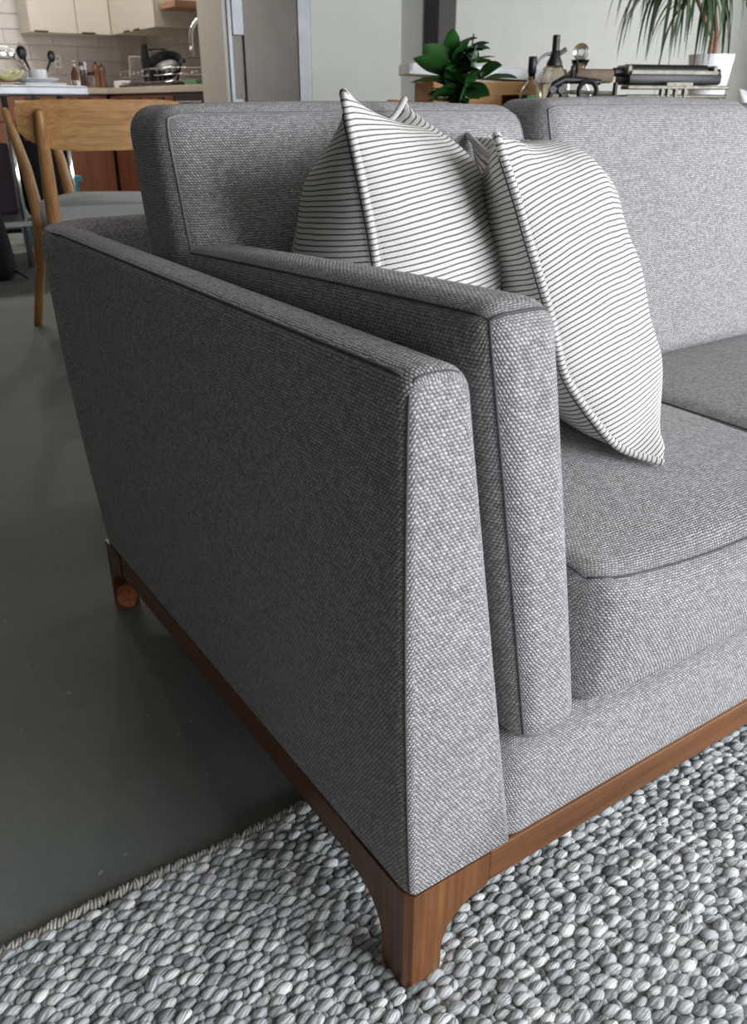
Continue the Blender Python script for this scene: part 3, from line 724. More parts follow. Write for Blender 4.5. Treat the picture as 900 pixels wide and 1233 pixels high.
for k in range(3):
    base_unit('base_cabinet', (xs_[k], 7.39, 0), (xs_[k+1]-.003, YA-.002, ZK-.045), 'y', 'brown_cab', 'brown base cabinet behind the island, %s' % ('at the open end', 'middle of three', 'by the inside corner')[k], 'brown base cabinets')
dw = empty('dishwasher', (2.55, yp+.31, 0)); tag(dw, 'dark grey dishwasher under the end of the pale counter', 'dishwasher')
child('body', MB().box((2.27, yp+.012, .05), (XB-.002, yp+.61, ZK-.045)).mesh('body'), 'dark_metal', dw)
child('door', MB().box((2.252, yp+.016, .1), (2.269, yp+.606, ZK-.06), bev=.003).mesh('door'), 'dark_metal', dw)
child('handle', MB().tube([(2.235, yp+.08, .83), (2.235, yp+.54, .83)], .008).box((2.235, yp+.09, .823), (2.2525, yp+.105, .837)).box((2.235, yp+.515, .823), (2.2525, yp+.53, .837)).mesh('handle'), 'steel', dw)
ct = MB().box((2.24, yp+.010, ZK-.044), (XB-.0005, YA-.0005, ZK), bev=.003)
tag(ct.build('worktop', 'counter'), 'pale stone worktop along the sink wall ending at the tall panel', 'worktop')
ct = MB().box((.98, 7.36, ZK-.044), (2.2395, YA-.0005, ZK), bev=.003)
tag(ct.build('worktop', 'counter'), 'pale stone worktop under the cream cabinets behind the island', 'worktop')
# tall panel, fridge, partition
tp = MB().box((2.214, yf, 0), (2.2385, yp+.008, 2.4), bev=.002)
tag(tp.build('tall_panel', 'cab'), 'tall cream end panel beside the steel fridge', 'panel')
fr = empty('fridge', ((PX[1]+PX[4])/2, yf+.35, 0)); tag(fr, 'tall steel fridge with a dark door and a long recessed handle', 'fridge')
child('body', MB().box((PX[1], yf+.012, .03), (PX[4]-.004, yp+.004, 2.1)).mesh('body'), 'steel', fr)
fd = child('door', MB().box((PX[2]+.05, yf-.028, .12), (PX[3], yf+.011, 2.05), bev=.004).mesh('door'), 'fridge_door', fr)
child('frame', MB().box((PX[1], yf-.02, .1), (PX[1]+.022, yf+.011, 2.08)).box((PX[3]+.002, yf-.034, .1), (PX[4]-.006, yf+.011, 2.08), bev=.003).mesh('frame'), 'steel', fr)
link('handle', MB().box((PX[1]+.026, yf-.03, 1.20), (PX[2]+.047, yf+.009, 2.05), bev=.003).mesh('handle'), 'steel', fd)
link('handle_recess', MB().box((PX[1]+.028, yf-.012, .85), (PX[2]+.040, yf+.009, 1.199)).mesh('handle_recess'), 'fridge_door', fd)
struct('wall_partition', MB().box((PX[4], yf-.03, 0), (PX[5], yp+.005, ZC)), 'wall')
cx0, cx1 = pl(528, 40, 1, 7.7)[0], pl(549, 40, 1, 7.7)[0]
struct('trim_1', MB().box((cx0, 7.7, 0), (cx1, 7.95, ZC), bev=.006), 'column')
for lx, ly, lab, ln in ((1.25, 6.5, 'round ceiling lamp over the island walkway', 'walkway_lamp_offscreen'), (1.9, 6.3, 'round ceiling lamp before the sink counter', 'sink_lamp_offscreen'), (.4, 6.4, 'round ceiling lamp over the open kitchen end', 'kitchen_end_lamp_offscreen')):
    e = empty('ceiling_lamp', (lx, ly, ZC)); tag(e, lab, 'lamp', 'round kitchen ceiling lamps')
    MB().lathe([(.13, 0), (.14, -.02), (.14, -.05), (.125, -.05), (.12, -.02)], seg=24).build('ring', 'white', e, AS)
    l = bpy.data.lights.new(ln, 'AREA'); l.shape = 'DISK'; l.size = .22; l.energy = 21; l.color = (1.0, .93, .85)
    lo_ = bpy.data.objects.new(ln, l); COL.objects.link(lo_); lo_.location = (0, 0, -.055); lo_.parent = e
# ------------------------------------------------------------------ steel island with its clutter
ZI = .905; yi = 4.55; xi1 = pl(106, 103.5, 1, yi)[0]; xi0 = -.75
isl = empty('steel_island', ((xi0+xi1)/2, yi+.4, 0)); tag(isl, 'steel topped kitchen island on slim pipe legs', 'kitchen island')
child('top', MB().box((xi0, yi, ZI-.047), (xi1, yi+.78, ZI), bev=.009).mesh('top'), 'steel', isl)
for lx, ly in ((pl(8, 140, 1, yi+.08)[0], yi+.08), (xi1-.12, yi+.12), (xi0+.08, yi+.08), (pl(8, 140, 1, yi+.7)[0], yi+.7), (xi1-.12, yi+.68)):
    child('leg', MB().tube([(lx, ly, 0), (lx, ly, ZI-.047)], .016, 10).mesh('leg', True), 'chrome', isl)
child('lower_shelf', MB().box((xi0+.05, yi+.06, .22), (xi1-.08, yi+.72, .245)).mesh('lower_shelf'), 'steel', isl)
def on_i(pxx, dy, z=0): return (pl(pxx, 100, 1, yi+dy)[0], yi+dy, ZI+z)
def lathe_thing(name, prof, loc, mat, lab, cat, group=None, seg=20, parts=()):
    if not parts:
        o = MB().lathe(prof, (0, 0, 0), seg).build(name, mat, None, True if 'glass' in mat else AS); o.location = loc; return tag(o, lab, cat, group)
    e = empty(name, loc); tag(e, lab, cat, group)
    b = MB().lathe(prof, (0, 0, 0), seg).build('body', mat, e, AS)
    for nm, pr, mt in parts: MB().lathe(pr, (0, 0, 0), seg).build(nm, mt, e, AS)
    return e
# glass storage jar
p = on_i(6, .40); 
jar = empty('storage_jar', p); tag(jar, 'round glass storage jar with a chrome lid on the island', 'jar')
MB().lathe([(.075, 0), (.105, .01), (.12, .06), (.115, .10), (.08, .13), (.07, .145), (.066, .145), (.076, .128), (.110, .098), (.114, .06), (.1, .014), (.07, .006)], seg=24).build('body', 'glass', jar, True)
MB().lathe([(.072, .145), (.078, .148), (.078, .160), (.05, .172), (.0, .176)], seg=24, cap=False).build('lid', 'chrome', jar, AS)
MB().tube([(.08*cos(a), .0, .155+.04*sin(a)) for a in np.linspace(0, pi, 12)], .004, 6).build('bail', 'chrome', jar, True)
for k in range(3):
    pts = []
    for t in np.linspace(-1, 1, 12): pts.append((.11*t, .02*k, .055+.055*t*t-.012*k))
    rr = [.006+.013*max(0, 1-abs(t)**2.5)**.6 for t in np.linspace(-1, 1, 12)]
    b = MB().tube(pts, rr, 8).build('banana', 'banana', None, True); q = on_i(17-4*k, .09+.05*k); b.location = (q[0]-.02, q[1], ZI-.018+.012*k); b.rotation_euler = (0, 0, .25*k); b.scale = (.7,)*3; b.location.z += .012
    tag(b, ('pale yellow banana in front of the glass jar, nearest the plate', 'pale yellow banana between two others by the glass jar', 'pale yellow banana lying closest to the glass jar')[k], 'banana', 'bananas on the island')
# utensil crock
p = on_i(47, .42); ck = lathe_thing('utensil_crock', [(.045, 0), (.05, .01), (.05, .085), (.046, .085), (.045, .01)], p, 'white', 'white utensil crock on the island', 'crock')
def utensil(dx, dy, h, lean, head, mat, lab):
    e = MB(); base = np.array([dx, dy, .012]); top = base + np.array([lean, 0, h]); e.tube([base, base*.5+top*.5, top], [.006, .006, .008], 8)
    if head == 'ladle': e.ball(tuple(top+np.array([lean*.12, 0, .02])), (.028, .016, .036), 14, 8)
    elif head == 'spoon': e.ball(tuple(top+np.array([lean*.15, 0, .02])), (.022, .009, .030), 14, 8)
    else:
        for k in range(5): e.tube([tuple(top), tuple(top+np.array([.03*cos(k), .02*sin(k), .06])), tuple(top+np.array([.0, 0, .11]))], .003, 5)
    o = e.build('utensil', mat, None, True); o.location = p; return tag(o, lab, 'utensil', 'utensils in the crock')
utensil(-.012, 0, .135, -.05, 'ladle', 'black', 'black ladle with a large bowl standing in the crock')
utensil(-.02, .015, .09, -.05, 'whisk', 'chrome', 'chrome whisk standing in the crock')
utensil(.018, -.005, .12, .06, 'spoon', 'dark_metal', 'dark oval spoon leaning out of the crock toward the shakers')
# plates
p = on_i(50, .10); pb = MB().lathe([(.0, 0), (.07, 0), (.072, .004), (.125, .022), (.126, .025), (.07, .008), (.0, .007)], seg=28, cap=False).build('shallow_bowl', 'white', None, AS); pb.location = (p[0]+.005, p[1]+.14, ZI+.012)
tag(pb, 'white shallow bowl standing on a flat white tray', 'bowl')
tr = MB().box((-.105, -.07, 0), (.105, .2, .012), bev=.004).build('tray', 'white'); tr.location = (p[0]+.005, p[1], ZI); tag(tr, 'flat white tray near the island edge under a shallow bowl', 'tray')
# shakers, bottles, mills
p = on_i(92, .52); tag(MB().lathe([(.026, 0), (.028, .01), (.028, .07), (.010, .10), (.009, .135), (.011, .135), (.011, .145), (0, .145)], seg=16, cap=False).build('oil_bottle', 'glass', None, True), 'small clear glass bottle with a narrow neck on the island', 'bottle').location = p
for pxx, hh, cap, lab in ((100, .13, 'redbrown', 'slim pepper shaker with a red brown cap'), (104, .13, 'steel', 'slim salt shaker with a steel cap')):
    lathe_thing('shaker', [(.011, 0), (.012, .01), (.012, hh-.02)], on_i(pxx, .5), 'glass', lab, 'shaker', 'shakers on the island', 14, [('cap', [(.0125, hh-.02), (.0125, hh), (0, hh+.003)], cap), ('fill', [(.009, .004), (.009, hh*.7)], 'redbrown')])
KX = 2.36
def on_k(pxx, x, z=0): q = pl(pxx, 100, 0, x); return (x, q[1], ZK+z)
def on_a(pxx, y): return (pl(pxx, 100, 1, y)[0], y, ZK)
p = on_a(110.5, 7.62); lathe_thing('spice_jar', [(.028, 0), (.03, .006), (.03, .09), (.026, .1)], p, 'glass', 'glass spice jar with a black lid next to the pepper mills', 'jar', None, 16, [('lid', [(.031, .1), (.031, .125), (0, .126)], 'black')])
for pxx, sc, lab in ((117.5, 1.0, 'taller turned wooden pepper mill with a knob'), (124.5, .93, 'slightly shorter wooden mill with a flat top')):
    lathe_thing('pepper_mill', [(r*1.25*sc, z*sc) for r, z in ((.026, 0), (.028, .01), (.024, .05), (.021, .09), (.024, .13), (.026, .15), (.02, .165), (.022, .175), (.02, .185))], on_a(pxx, 7.62), 'mill', lab, 'mill', 'pepper mills on the worktop', 18, [('knob', [(.008*sc, .185*sc), (.012*sc, .195*sc), (0, .205*sc)], 'dark_metal')])
q = pl(69.5, 74, 1, YA-.0105)
ot = empty('wall_outlet', tuple(q)); tag(ot, 'small white wall outlet on the tiled splash-back', 'outlet')
child('plate', MB().box((q[0]-.03, YA-.0115, q[2]-.05), (q[0]+.03, YA-.0075, q[2]+.05), bev=.001).mesh('plate'), 'white', ot)
for dz in (-.022, .022): child('socket', MB().box((q[0]-.014, YA-.0125, q[2]+dz-.014), (q[0]+.014, YA-.0110, q[2]+dz+.014)).mesh('socket'), 'cab_inside', ot)
# dish rack and its load
q0, q1 = on_k(160, 2.40), on_k(226, 2.40)
ry0, ry1 = q1[1], q0[1]; RXa, RXb = 2.30, 2.62
tray = MB().box((RXa-.02, ry0, 0), (RXb+.02, ry1, .02), bev=.005).build('drip_tray', 'black'); tray.location = (0, 0, ZK); tag(tray, 'black drip tray under the wire dish rack', 'tray')
rk = MB()
for z in (.03, .075, .12):
    rk.tube([(RXa, ry0+.02, z), (RXb, ry0+.02, z), (RXb, ry1-.02, z), (RXa, ry1-.02, z), (RXa, ry0+.02, z)], .003, 5)
for y in np.linspace(ry0+.02, ry1-.02, 12): rk.tube([(RXa, y, .12), (RXa, y, .03), (RXb, y, .03), (RXb, y, .12)], .0022, 5)
for y in (ry0+.05, ry1-.05):
    for x in (RXa+.02, RXb-.02): rk.tube([(x, y, .018), (x, y, .035)], .004, 5)
o = rk.build('dish_rack', 'chrome', None, True); o.location = (0, 0, ZK); tag(o, 'chrome wire dish rack standing on a black tray', 'dish rack')
def rackpos(pxx, x): q = on_k(pxx, x); return q
p = rackpos(178, 2.38); kb = MB().tube([(0, -.02, .03), (0, .0, .19), (0, .005, .30)], [.035, .036, .022], 10).build('black_flask', 'black', None, AS); kb.location = p; tag(kb, 'tall black bottle standing upright in the dish rack', 'bottle')
p = rackpos(194, 2.50); lathe_thing('glass_pitcher', [(.06, .035), (.085, .05), (.09, .18), (.075, .24), (.085, .27), (.081, .27), (.071, .24), (.086, .18), (.08, .055), (.055, .04)], p, 'glass', 'large clear glass pitcher drying in the dish rack', 'pitcher')
p = rackpos(190, 2.34); o = MB().lathe([(.055, .034), (.06, .04), (.06, .11), (.055, .11), (.053, .045)], seg=20).build('black_mug', 'black', None, AS); o.location = p; tag(o, 'black mug drying in the dish rack', 'mug')
p = rackpos(205, 2.46); o = MB().lathe([(.06, .0), (.11, .02), (.14, .08), (.142, .085), (.135, .082), (.106, .026), (.055, .006)], seg=24).build('mixing_bowl', 'dark_metal', None, AS); o.location = (p[0]-.01, p[1], ZK+.10); o.rotation_euler = (.5, -.5, 0); tag(o, 'tilted dark metal bowl propped in the dish rack', 'bowl')
p = rackpos(214, 2.40); o = MB().tube([(0, 0, .04), (0, -.06, .10), (0, -.11, .16)], [.012, .008, .006], 6).box((-.01, -.16, .15), (.01, -.09, .175)).build('black_ladle', 'black', None, AS); o.location = p; tag(o, 'black slotted utensil sticking out of the dish rack', 'utensil')
p = rackpos(168, 2.44); o = MB().box((-.08, -.008, .0), (.08, .008, .20), bev=.006).build('chopping_board', 'cab_inside'); o.location = (p[0], p[1], ZK+.034); o.rotation_euler = (.18, 0, 0); tag(o, 'pale chopping board propped in the dish rack', 'chopping board')
p = on_k(148, 2.36); o = MB().box((-.05, -.09, 0), (.05, .09, .055), bev=.012).build('butter_dish', 'white'); o.location = p; tag(o, 'cream lidded butter dish on the worktop beside the rack', 'dish')
p = on_k(236, 2.36); o = MB().box((-.045, -.11, 0), (.045, .10, .035), bev=.006).build('sponge', 'green'); o.location = p; tag(o, 'green scouring sponge at the end of the worktop', 'sponge')
# faucet
fx, fy = pl(236, 75, 1, yp+.55)[0], yp+.55
f0 = np.array([2.66, fy, ZK]); tip = pl(232, 68, 1, fy)
pts = [f0, f0+np.array([0, 0, .3])]
rad_ = (f0[0]-tip[0])/2; c_ = np.array([(f0[0]+tip[0])/2, fy, ZK+.3])
for a in np.linspace(0, pi, 14): pts.append(c_+np.array([rad_*cos(a), 0, rad_*sin(a)]))
pts.append(np.array([tip[0], fy, tip[2]]))
fc = empty('faucet', tuple(f0)); tag(fc, 'arched chrome kitchen faucet over the sink', 'faucet')
child('spout', MB().tube(pts, .014, 10).mesh('spout', True), 'chrome', fc)
child('base', MB().lathe([(.03, 0), (.03, .012), (.02, .03), (.018, .06)], tuple(f0)).mesh('base', True), 'chrome', fc)
child('spray_head', MB().tube([(tip[0], fy, tip[2]-.004), (tip[0], fy, tip[2]+.06)], [.0145, .0175], 10).mesh('spray_head', True), 'steel', fc)
# things below the island
ba, bb = pl(30, 205, 1, yi+.12)[0], pl(83, 205, 1, yi+.12)[0]
mb, mp, hf = hexa([[[((x-(ba+bb)/2)*(1.0 if z < .5 else .92)+(ba+bb)/2, y, z) for z in (.2455, .74)] for y in (yi+.10, yi+.27)] for x in (ba, bb)], .05, 12, (.015, .01, .02))
bg_ = empty('black_bag', ((ba+bb)/2, yi+.18, .2455)); tag(bg_, 'soft black bag standing on the lower island shelf behind the dining chairs', 'bag')
child('body', weld(mb.mesh('body')), 'black_cloth', bg_); child('strap', MB().tube([((ba+bb)/2-.05, yi+.18, .72), ((ba+bb)/2-.05, yi+.18, .79), ((ba+bb)/2, yi+.18, .83), ((ba+bb)/2+.05, yi+.18, .79), ((ba+bb)/2+.05, yi+.18, .72)], .010, 8).mesh('strap', True), 'black_cloth', bg_)
sa, sb_ = pl(-40, 330, 1, yi-.15)[0], pl(19, 330, 1, yi-.15)[0]; sz2 = pl(6, 205, 1, yi-.1)[2]
mb, mp, hf = hexa([[[(x if z < .1 else (sa+sb_)/2+(x-(sa+sb_)/2)*.72-.03, y if z < .1 else yi-.15+(y-yi+.15)*.7, z) for z in (.0, sz2)] for y in (yi-.30, yi-.02)] for x in (sa, sb_)], .06, 12, (.012, .01, .02))
sk = empty('black_sack', ((sa+sb_)/2, yi-.16, 0)); tag(sk, 'tall black sack slumped on the concrete floor before the island', 'sack')
child('body', weld(mb.mesh('body')), 'black_cloth', sk); child('drawstring', MB().tube([(sb_-.03, yi-.29, .05), (sb_+.0, yi-.31, .03), (sb_+.025, yi-.30, .006)], .006, 6).mesh('drawstring', True), 'black_cloth', sk)
tb0 = pl(22, 215, 1, 5.42); tb1 = pl(98, 215, 1, 5.42)
bn = empty('teal_bin', ((tb0[0]+tb1[0])/2, 5.58, .0)); tag(bn, 'tall teal plastic bin on the floor behind the steel island', 'bin')
zt_ = tb0[2]; a, b = tb0[0], tb1[0]
w = MB()
for lo, hi in (((a+.02, 5.42, .0), (b-.02, 5.43, zt_)), ((a+.02, 5.64, .0), (b-.02, 5.65, zt_)), ((a+.02, 5.43, .0), (a+.03, 5.64, zt_)), ((b-.03, 5.43, .0), (b-.02, 5.64, zt_)), ((a+.03, 5.43, .0), (b-.03, 5.64, .012))): w.box(lo, hi)
child('tub', w.mesh('tub'), 'teal', bn); child('rim', MB().box((a, 5.40, zt_-.03), (b, 5.42, zt_), bev=.004).box((a, 5.65, zt_-.03), (b, 5.67, zt_), bev=.004).box((a, 5.42, zt_-.03), (a+.02, 5.65, zt_), bev=.004).box((b-.02, 5.42, zt_-.03), (b, 5.65, zt_), bev=.004).mesh('rim'), 'teal', bn)
q = pl(5, 160, 1, 5.1); o = MB().box((q[0]-.25, 5.0, .246), (q[0]+.0, 5.22, .62), bev=.02).build('cloth_box', 'purple'); tag(o, 'dull mauve cloth box on the lower shelf of the island', 'box')
ss = pl(10, 268, 1, 6.25)
st = empty('step_stool', (ss[0], 6.25, 0)); tag(st, 'low grey step stool with dark legs standing behind the island', 'stool')
child('step', MB().box((ss[0]-.14, 6.12, ss[2]-.03), (ss[0]+.12, 6.40, ss[2]), bev=.006).mesh('step'), 'step_steel', st)
for dx in (-.11, .09):
    for dy in (-.1, .11): child('leg', MB().tube([(ss[0]+dx*1.1, 6.25+dy*1.15, 0), (ss[0]+dx, 6.25+dy, ss[2]-.028)], .011, 8).mesh('leg', True), 'dark_metal', st)

# ------------------------------------------------------------------ dining chairs
def chair_proto():
    e = empty('dining_chair', (0, 0, 0))
    # origin below the middle of the back posts; the chair faces +y
    w, pz0, pz1 = .255, .690, .832
    G = []; cols = 26
    def outl(t):      # rounded lower corners
        k = abs(t); top = pz1-.022*k**9; bot = pz0+.055*k**5; return top, bot
    for side, off in ((0, 0), (1, .016)):
        rows = []
        for j in range(9):
            v = j/8; row = []
            for i in range(cols):
                t = -1+2*i/(cols-1); top, bot = outl(t); row.append((w*t, -.052+.040*(t*t)*1.0+off+.0-.012*v, bot+(top-bot)*v))
            rows.append(row)
        G.append(rows)
    mb = MB(); mb.grid(G[0]); mb.grid(G[1], flip=True)
    for a, b in ((0, 0), (8, 8)):
        mb.grid([G[0][a], G[1][a]], flip=(a == 0))
    mb.grid([[G[0][j][0] for j in range(9)], [G[1][j][0] for j in range(9)]]); mb.grid([[G[0][j][-1] for j in range(9)], [G[1][j][-1] for j in range(9)]], flip=True)
    me = weld(mb.mesh('back_panel')); me.set_sharp_from_angle(angle=radians(50)); link('back_panel', me, 'oak', e)
    for s in (-1, 1):
        x = .190*s
        pts = [(x, -.075, 0), (x, -.028, .22), (x, .0, .44), (x*.995, -.018, .60), (x*.985, -.050, .74), (x*.98, -.063, .800), (x*.98, -.065, .806)]
        link('back_leg', MB().tube(pts, [.016, .020, .024, .021, .017, .013, .006], 12).mesh('back_leg', True), 'oak_z', e)
        link('front_leg', MB().tube([(x*1.08, .43, 0), (x*1.06, .42, .22), (x*1.04, .41, .43)], [.012, .016, .019], 12).mesh('front_leg', True), 'oak_z', e)
        link('side_rail', MB().box((x-.011, .0, .385), (x+.011, .42, .43), bev=.004).mesh('side_rail'), 'oak_z', e)
    link('rear_rail', MB().box((-.19, -.008, .385), (.19, .012, .43), bev=.004).mesh('rear_rail'), 'oak', e)
    link('front_rail', MB().box((-.19, .405, .385), (.19, .425, .43), bev=.004).mesh('front_rail'), 'oak', e)
    mb, mp, hf = hexa([[[(x*(1.12 if y > .1 else 1.0), y, z) for z in (.428, .482)] for y in (-.005, .455)] for x in (-.20, .20)], .022, 10, (0, 0, .012))
    link('seat', weld(mb.mesh('seat')), 'chair_fabric', e)
    return e
def place(o, x, y, rz, lab): o.location = (x, y, 0); o.rotation_euler = (0, 0, rz); tag(o, lab, 'chair', 'oak dining chairs'); return o
ch = chair_proto()
pc = place(ch, .582, 2.42, -.22, 'oak dining chair with grey seat turned with its back to the sofa')
qa = np.array([.545, 3.2]); qb = np.array([.78, 3.53]); dv = qb-qa; ang = atan2(dv[1], dv[0]); dvh = dv/np.linalg.norm(dv); ft = np.array([.443, 3.2]); bk = np.array([sin(ang-pi), -cos(ang-pi)])*.075; mid = ft-bk+dvh*.19+np.array([.012, 0])
qc = place(copy_tree(ch), mid[0], mid[1], ang-pi, 'oak dining chair standing sideways behind the one that backs onto the sofa')
for o in COL.objects:
    if o.parent == qc and o.name.startswith('back_panel'): o.scale = (.70, 1, 1)
c3 = at(330, 128, 4.15); place(copy_tree(ch), c3[0], c3[1], pi-.12, 'oak dining chair whose rail just shows above the back cushion').scale = (1, 1, .985)
c4 = at(478, 128, 3.9); place(copy_tree(ch), c4[0], c4[1], pi-.25, 'oak dining chair with an orange cloth over its back rail').scale = (1, 1, .98)
# cloth draped over that rail
rz4 = pi-.25; Rm = Matrix.Rotation(rz4, 3, 'Z'); tw = []
tx = -( (at(488, 128, 3.9)-c4) @ np.array([cos(rz4+pi), sin(rz4+pi), 0]))
def pan(t, v): return (.255*t, -.065+.040*t*t-.012*v)
for k, (oy, z) in enumerate(((-.006, .74), (-.008, .80), (-.006, .822), (.004, .833), (.014, .834), (.024, .822), (.026, .78), (.026, .73))):
    row = []
    for s in np.linspace(-.052, .052, 10):
        X = tx+s; yb = -.064+.040*(X/.255)**2; row.append((X, yb+oy+.001*sin(60*s), z+.002*sin(40*s)))
    tw.append(row)
o = MB().grid(tw).build('orange_cloth', 'orange', None, True); o.location = (c4[0], c4[1], 0); o.rotation_euler = (0, 0, rz4); md = o.modifiers.new('thick', 'SOLIDIFY'); md.thickness = .012; md.offset = 1
tag(o, 'folded orange cloth draped over the rail of a dining chair', 'cloth')

# ------------------------------------------------------------------ table behind the sofa
tc_ = np.array([2.15, 1.95]); trz = radians(12); ZT = .745
tbl = empty('dining_table', (tc_[0], tc_[1], 0), trz); tag(tbl, 'oak dining table behind the sofa carrying the plants and old machines', 'table')
link('top', MB().box((-.95, -.48, ZT-.03), (.95, .48, ZT), bev=.006).mesh('top'), 'oak', tbl)
for sx_ in (-1, 1):
    for sy_ in (-1, 1): link('leg', MB().tube([(.84*sx_, .38*sy_, 0), (.80*sx_, .36*sy_, ZT-.03)], [.018, .028], 12).mesh('leg', True), 'oak_z', tbl)
    link('apron', MB().box((-.8, .36*sx_-.012, ZT-.1), (.8, .36*sx_+.012, ZT-.03)).mesh('apron'), 'oak', tbl)
# leafy plant
lp = at(553, 128, 2.85); pot0 = np.array([lp[0], lp[1], ZT])
plant = empty('potted_plant', tuple(pot0)); tag(plant, 'bushy potted plant with glossy dark green oval leaves', 'plant')
MB().lathe([(.05, 0), (.055, .004), (.062, .045), (.066, .045), (.066, .055), (.058, .055), (.056, .048)], seg=24).build('pot', 'terracotta', plant, AS)
MB().lathe([(0, .048), (.056, .048)], seg=24, cap=False).build('soil', 'soil', plant)
def leaf_mesh(L, Wd, droop, fold=.25):
    n = 10; G = []
    for i in range(n+1):
        t = i/n; w = Wd*(sin(pi*t**.8)**.8)*.5+.0005; x = L*t*(1-.12*droop*t); z = L*(.25*t-droop*.75*t*t)
        G.append([(x, w*s, z+abs(s)*w*fold+.05*w*sin(9*t)*abs(s)) for s in (-1, -.55, 0, .55, 1)])
    return MB().grid(G).mesh('leaf', True)
lv = [leaf_mesh(.115, .066, .35), leaf_mesh(.10, .06, .6), leaf_mesh(.13, .06, .2)]
for m_ in lv: m_.materials.append(M['leaf'])
rl = random.Random(5); stems = []
for k in range(6):
    a = k*1.05+.3; tip = (.035*cos(a), .035*sin(a), .20+.03*(k % 3)); MB().tube([(.01*cos(a), .01*sin(a), .045), (.02*cos(a), .02*sin(a), .15), tip], [.004, .0035, .0025], 6).build('stem', 'leaf', plant, True); stems.append(tip)
for k in range(64):
    t = stems[k % 6]; z = .06+.16*rl.random(); f = (z-.045)/.17; az = k*2.39996
    o = link('leaf', lv[k % 3], None, plant); o.location = (t[0]*f*.8, t[1]*f*.8, z); o.rotation_euler = (rl.uniform(-.5, .5), rl.uniform(-.75, .25), az); sc = rl.uniform(.55, .9); o.scale = (sc,)*3
def aim_leaf(p0, p1, wid, twist=0):
    d = Vector(p1)-Vector(p0); o = link('leaf', lv[2], None, plant); o.location = Vector(p0)-Vector(pot0)
    o.rotation_euler = (d.to_track_quat('X', 'Z') @ Matrix.Rotation(twist, 3, 'X').to_quaternion()).to_euler(); s = d.length/.122; o.scale = (s, s*wid, s)
c0 = at(560, 95, 2.85)
for (a, b, w_, tw_) in (((575, 88), (578, 55), 1.7, 1.3), ((548, 90), (514, 58), 1.2, 1.0), ((545, 92), (500, 76), 1.0, .6), ((575, 92), (606, 82), 1.2, .9), ((580, 97), (622, 100), .9, .3), ((540, 100), (496, 106), .8, .2), ((550, 108), (520, 122), 1.3, .6), ((560, 108), (590, 118), 1.3, .8), ((555, 100), (540, 84), 1.5, 1.1), ((565, 104), (557, 126), 1.4, 1.2)):
    p0 = at(a[0], a[1], 2.84); p1 = at(b[0], b[1], 2.78); aim_leaf(p0, p1, w_, tw_)
# wooden crate with a dark window, white board on top
c_ = at(574, 128, 3.30); cz1 = at(574, 98, 3.2)[2]; crz = radians(-20); hw = .195
cr = empty('wooden_crate', (c_[0], c_[1], ZT), crz); tag(cr, 'pale wooden crate with a dark rectangular opening on the table', 'crate')
h_ = cz1-ZT
w = MB().box((-hw, -.11, 0), (-hw+.014, .11, h_)).box((hw-.014, -.11, 0), (hw, .11, h_)).box((-hw+.014, -.11, 0), (hw-.014, .11, .012)).box((-hw+.014, .098, .012), (hw-.014, .11, h_))
link('body', w.mesh('body'), 'crate', cr)
link('front_panel', MB().box((-hw+.014, -.11, h_-.04), (hw-.014, -.098, h_)).box((-hw+.014, -.11, .012), (.05, -.098, h_-.04)).box((hw-.05, -.11, .012), (hw-.014, -.098, h_-.04)).mesh('front_panel'), 'crate', cr)
o = MB().box((-.26, -.10, 0), (.235, .125, .010), bev=.003).box((-.26, -.10, .008), (-.245, .125, .034), bev=.002).box((.22, -.10, .008), (.235, .125, .034), bev=.002).box((-.26, .11, .008), (.235, .125, .034), bev=.002).box((-.26, -.10, .008), (.235, -.088, .034), bev=.002).build('white_tray', 'white')
o.location = (c_[0], c_[1], cz1+.010); o.rotation_euler = (0, .045, crz-.12); tag(o, 'white rimmed tray lying on the wooden crate behind the plant', 'tray')
# spirit bottle
b0 = at(638, 128, 3.05); b0[2] = ZT; bz = at(638, 68, 3.05)[2]-ZT
bt = empty('spirit_bottle', tuple(b0)); tag(bt, 'clear bottle with amber drink, green label and black stopper', 'bottle')
MB().lathe([(.030, 0), (.036, .005), (.036, bz-.105), (.028, bz-.085), (.012, bz-.07), (.0105, bz-.045), (.0085, bz-.045), (.010, bz-.072), (.026, bz-.088), (.033, bz-.107), (.033, .008), (.0, .008)], seg=24, cap=False).build('glass_body', 'glass', bt, True)
MB().lathe([(.0315, .009), (.0315, bz-.135), (0, bz-.135)], seg=24, cap=False).build('drink', 'orange_label', bt, AS)
MB().lathe([(.012, bz-.048), (.0135, bz-.046), (.0135, bz-.002), (.012, bz), (0, bz)], seg=18, cap=False).build('stopper', 'black', bt, AS)
G = []
for a in np.linspace(-2.6, -1.9, 9):
    G.append([(.0366*cos(a), .0366*sin(a), z) for z in np.linspace(.055, .10, 5)])
MB().grid(G, flip=True).build('label', 'green_label', bt, True)
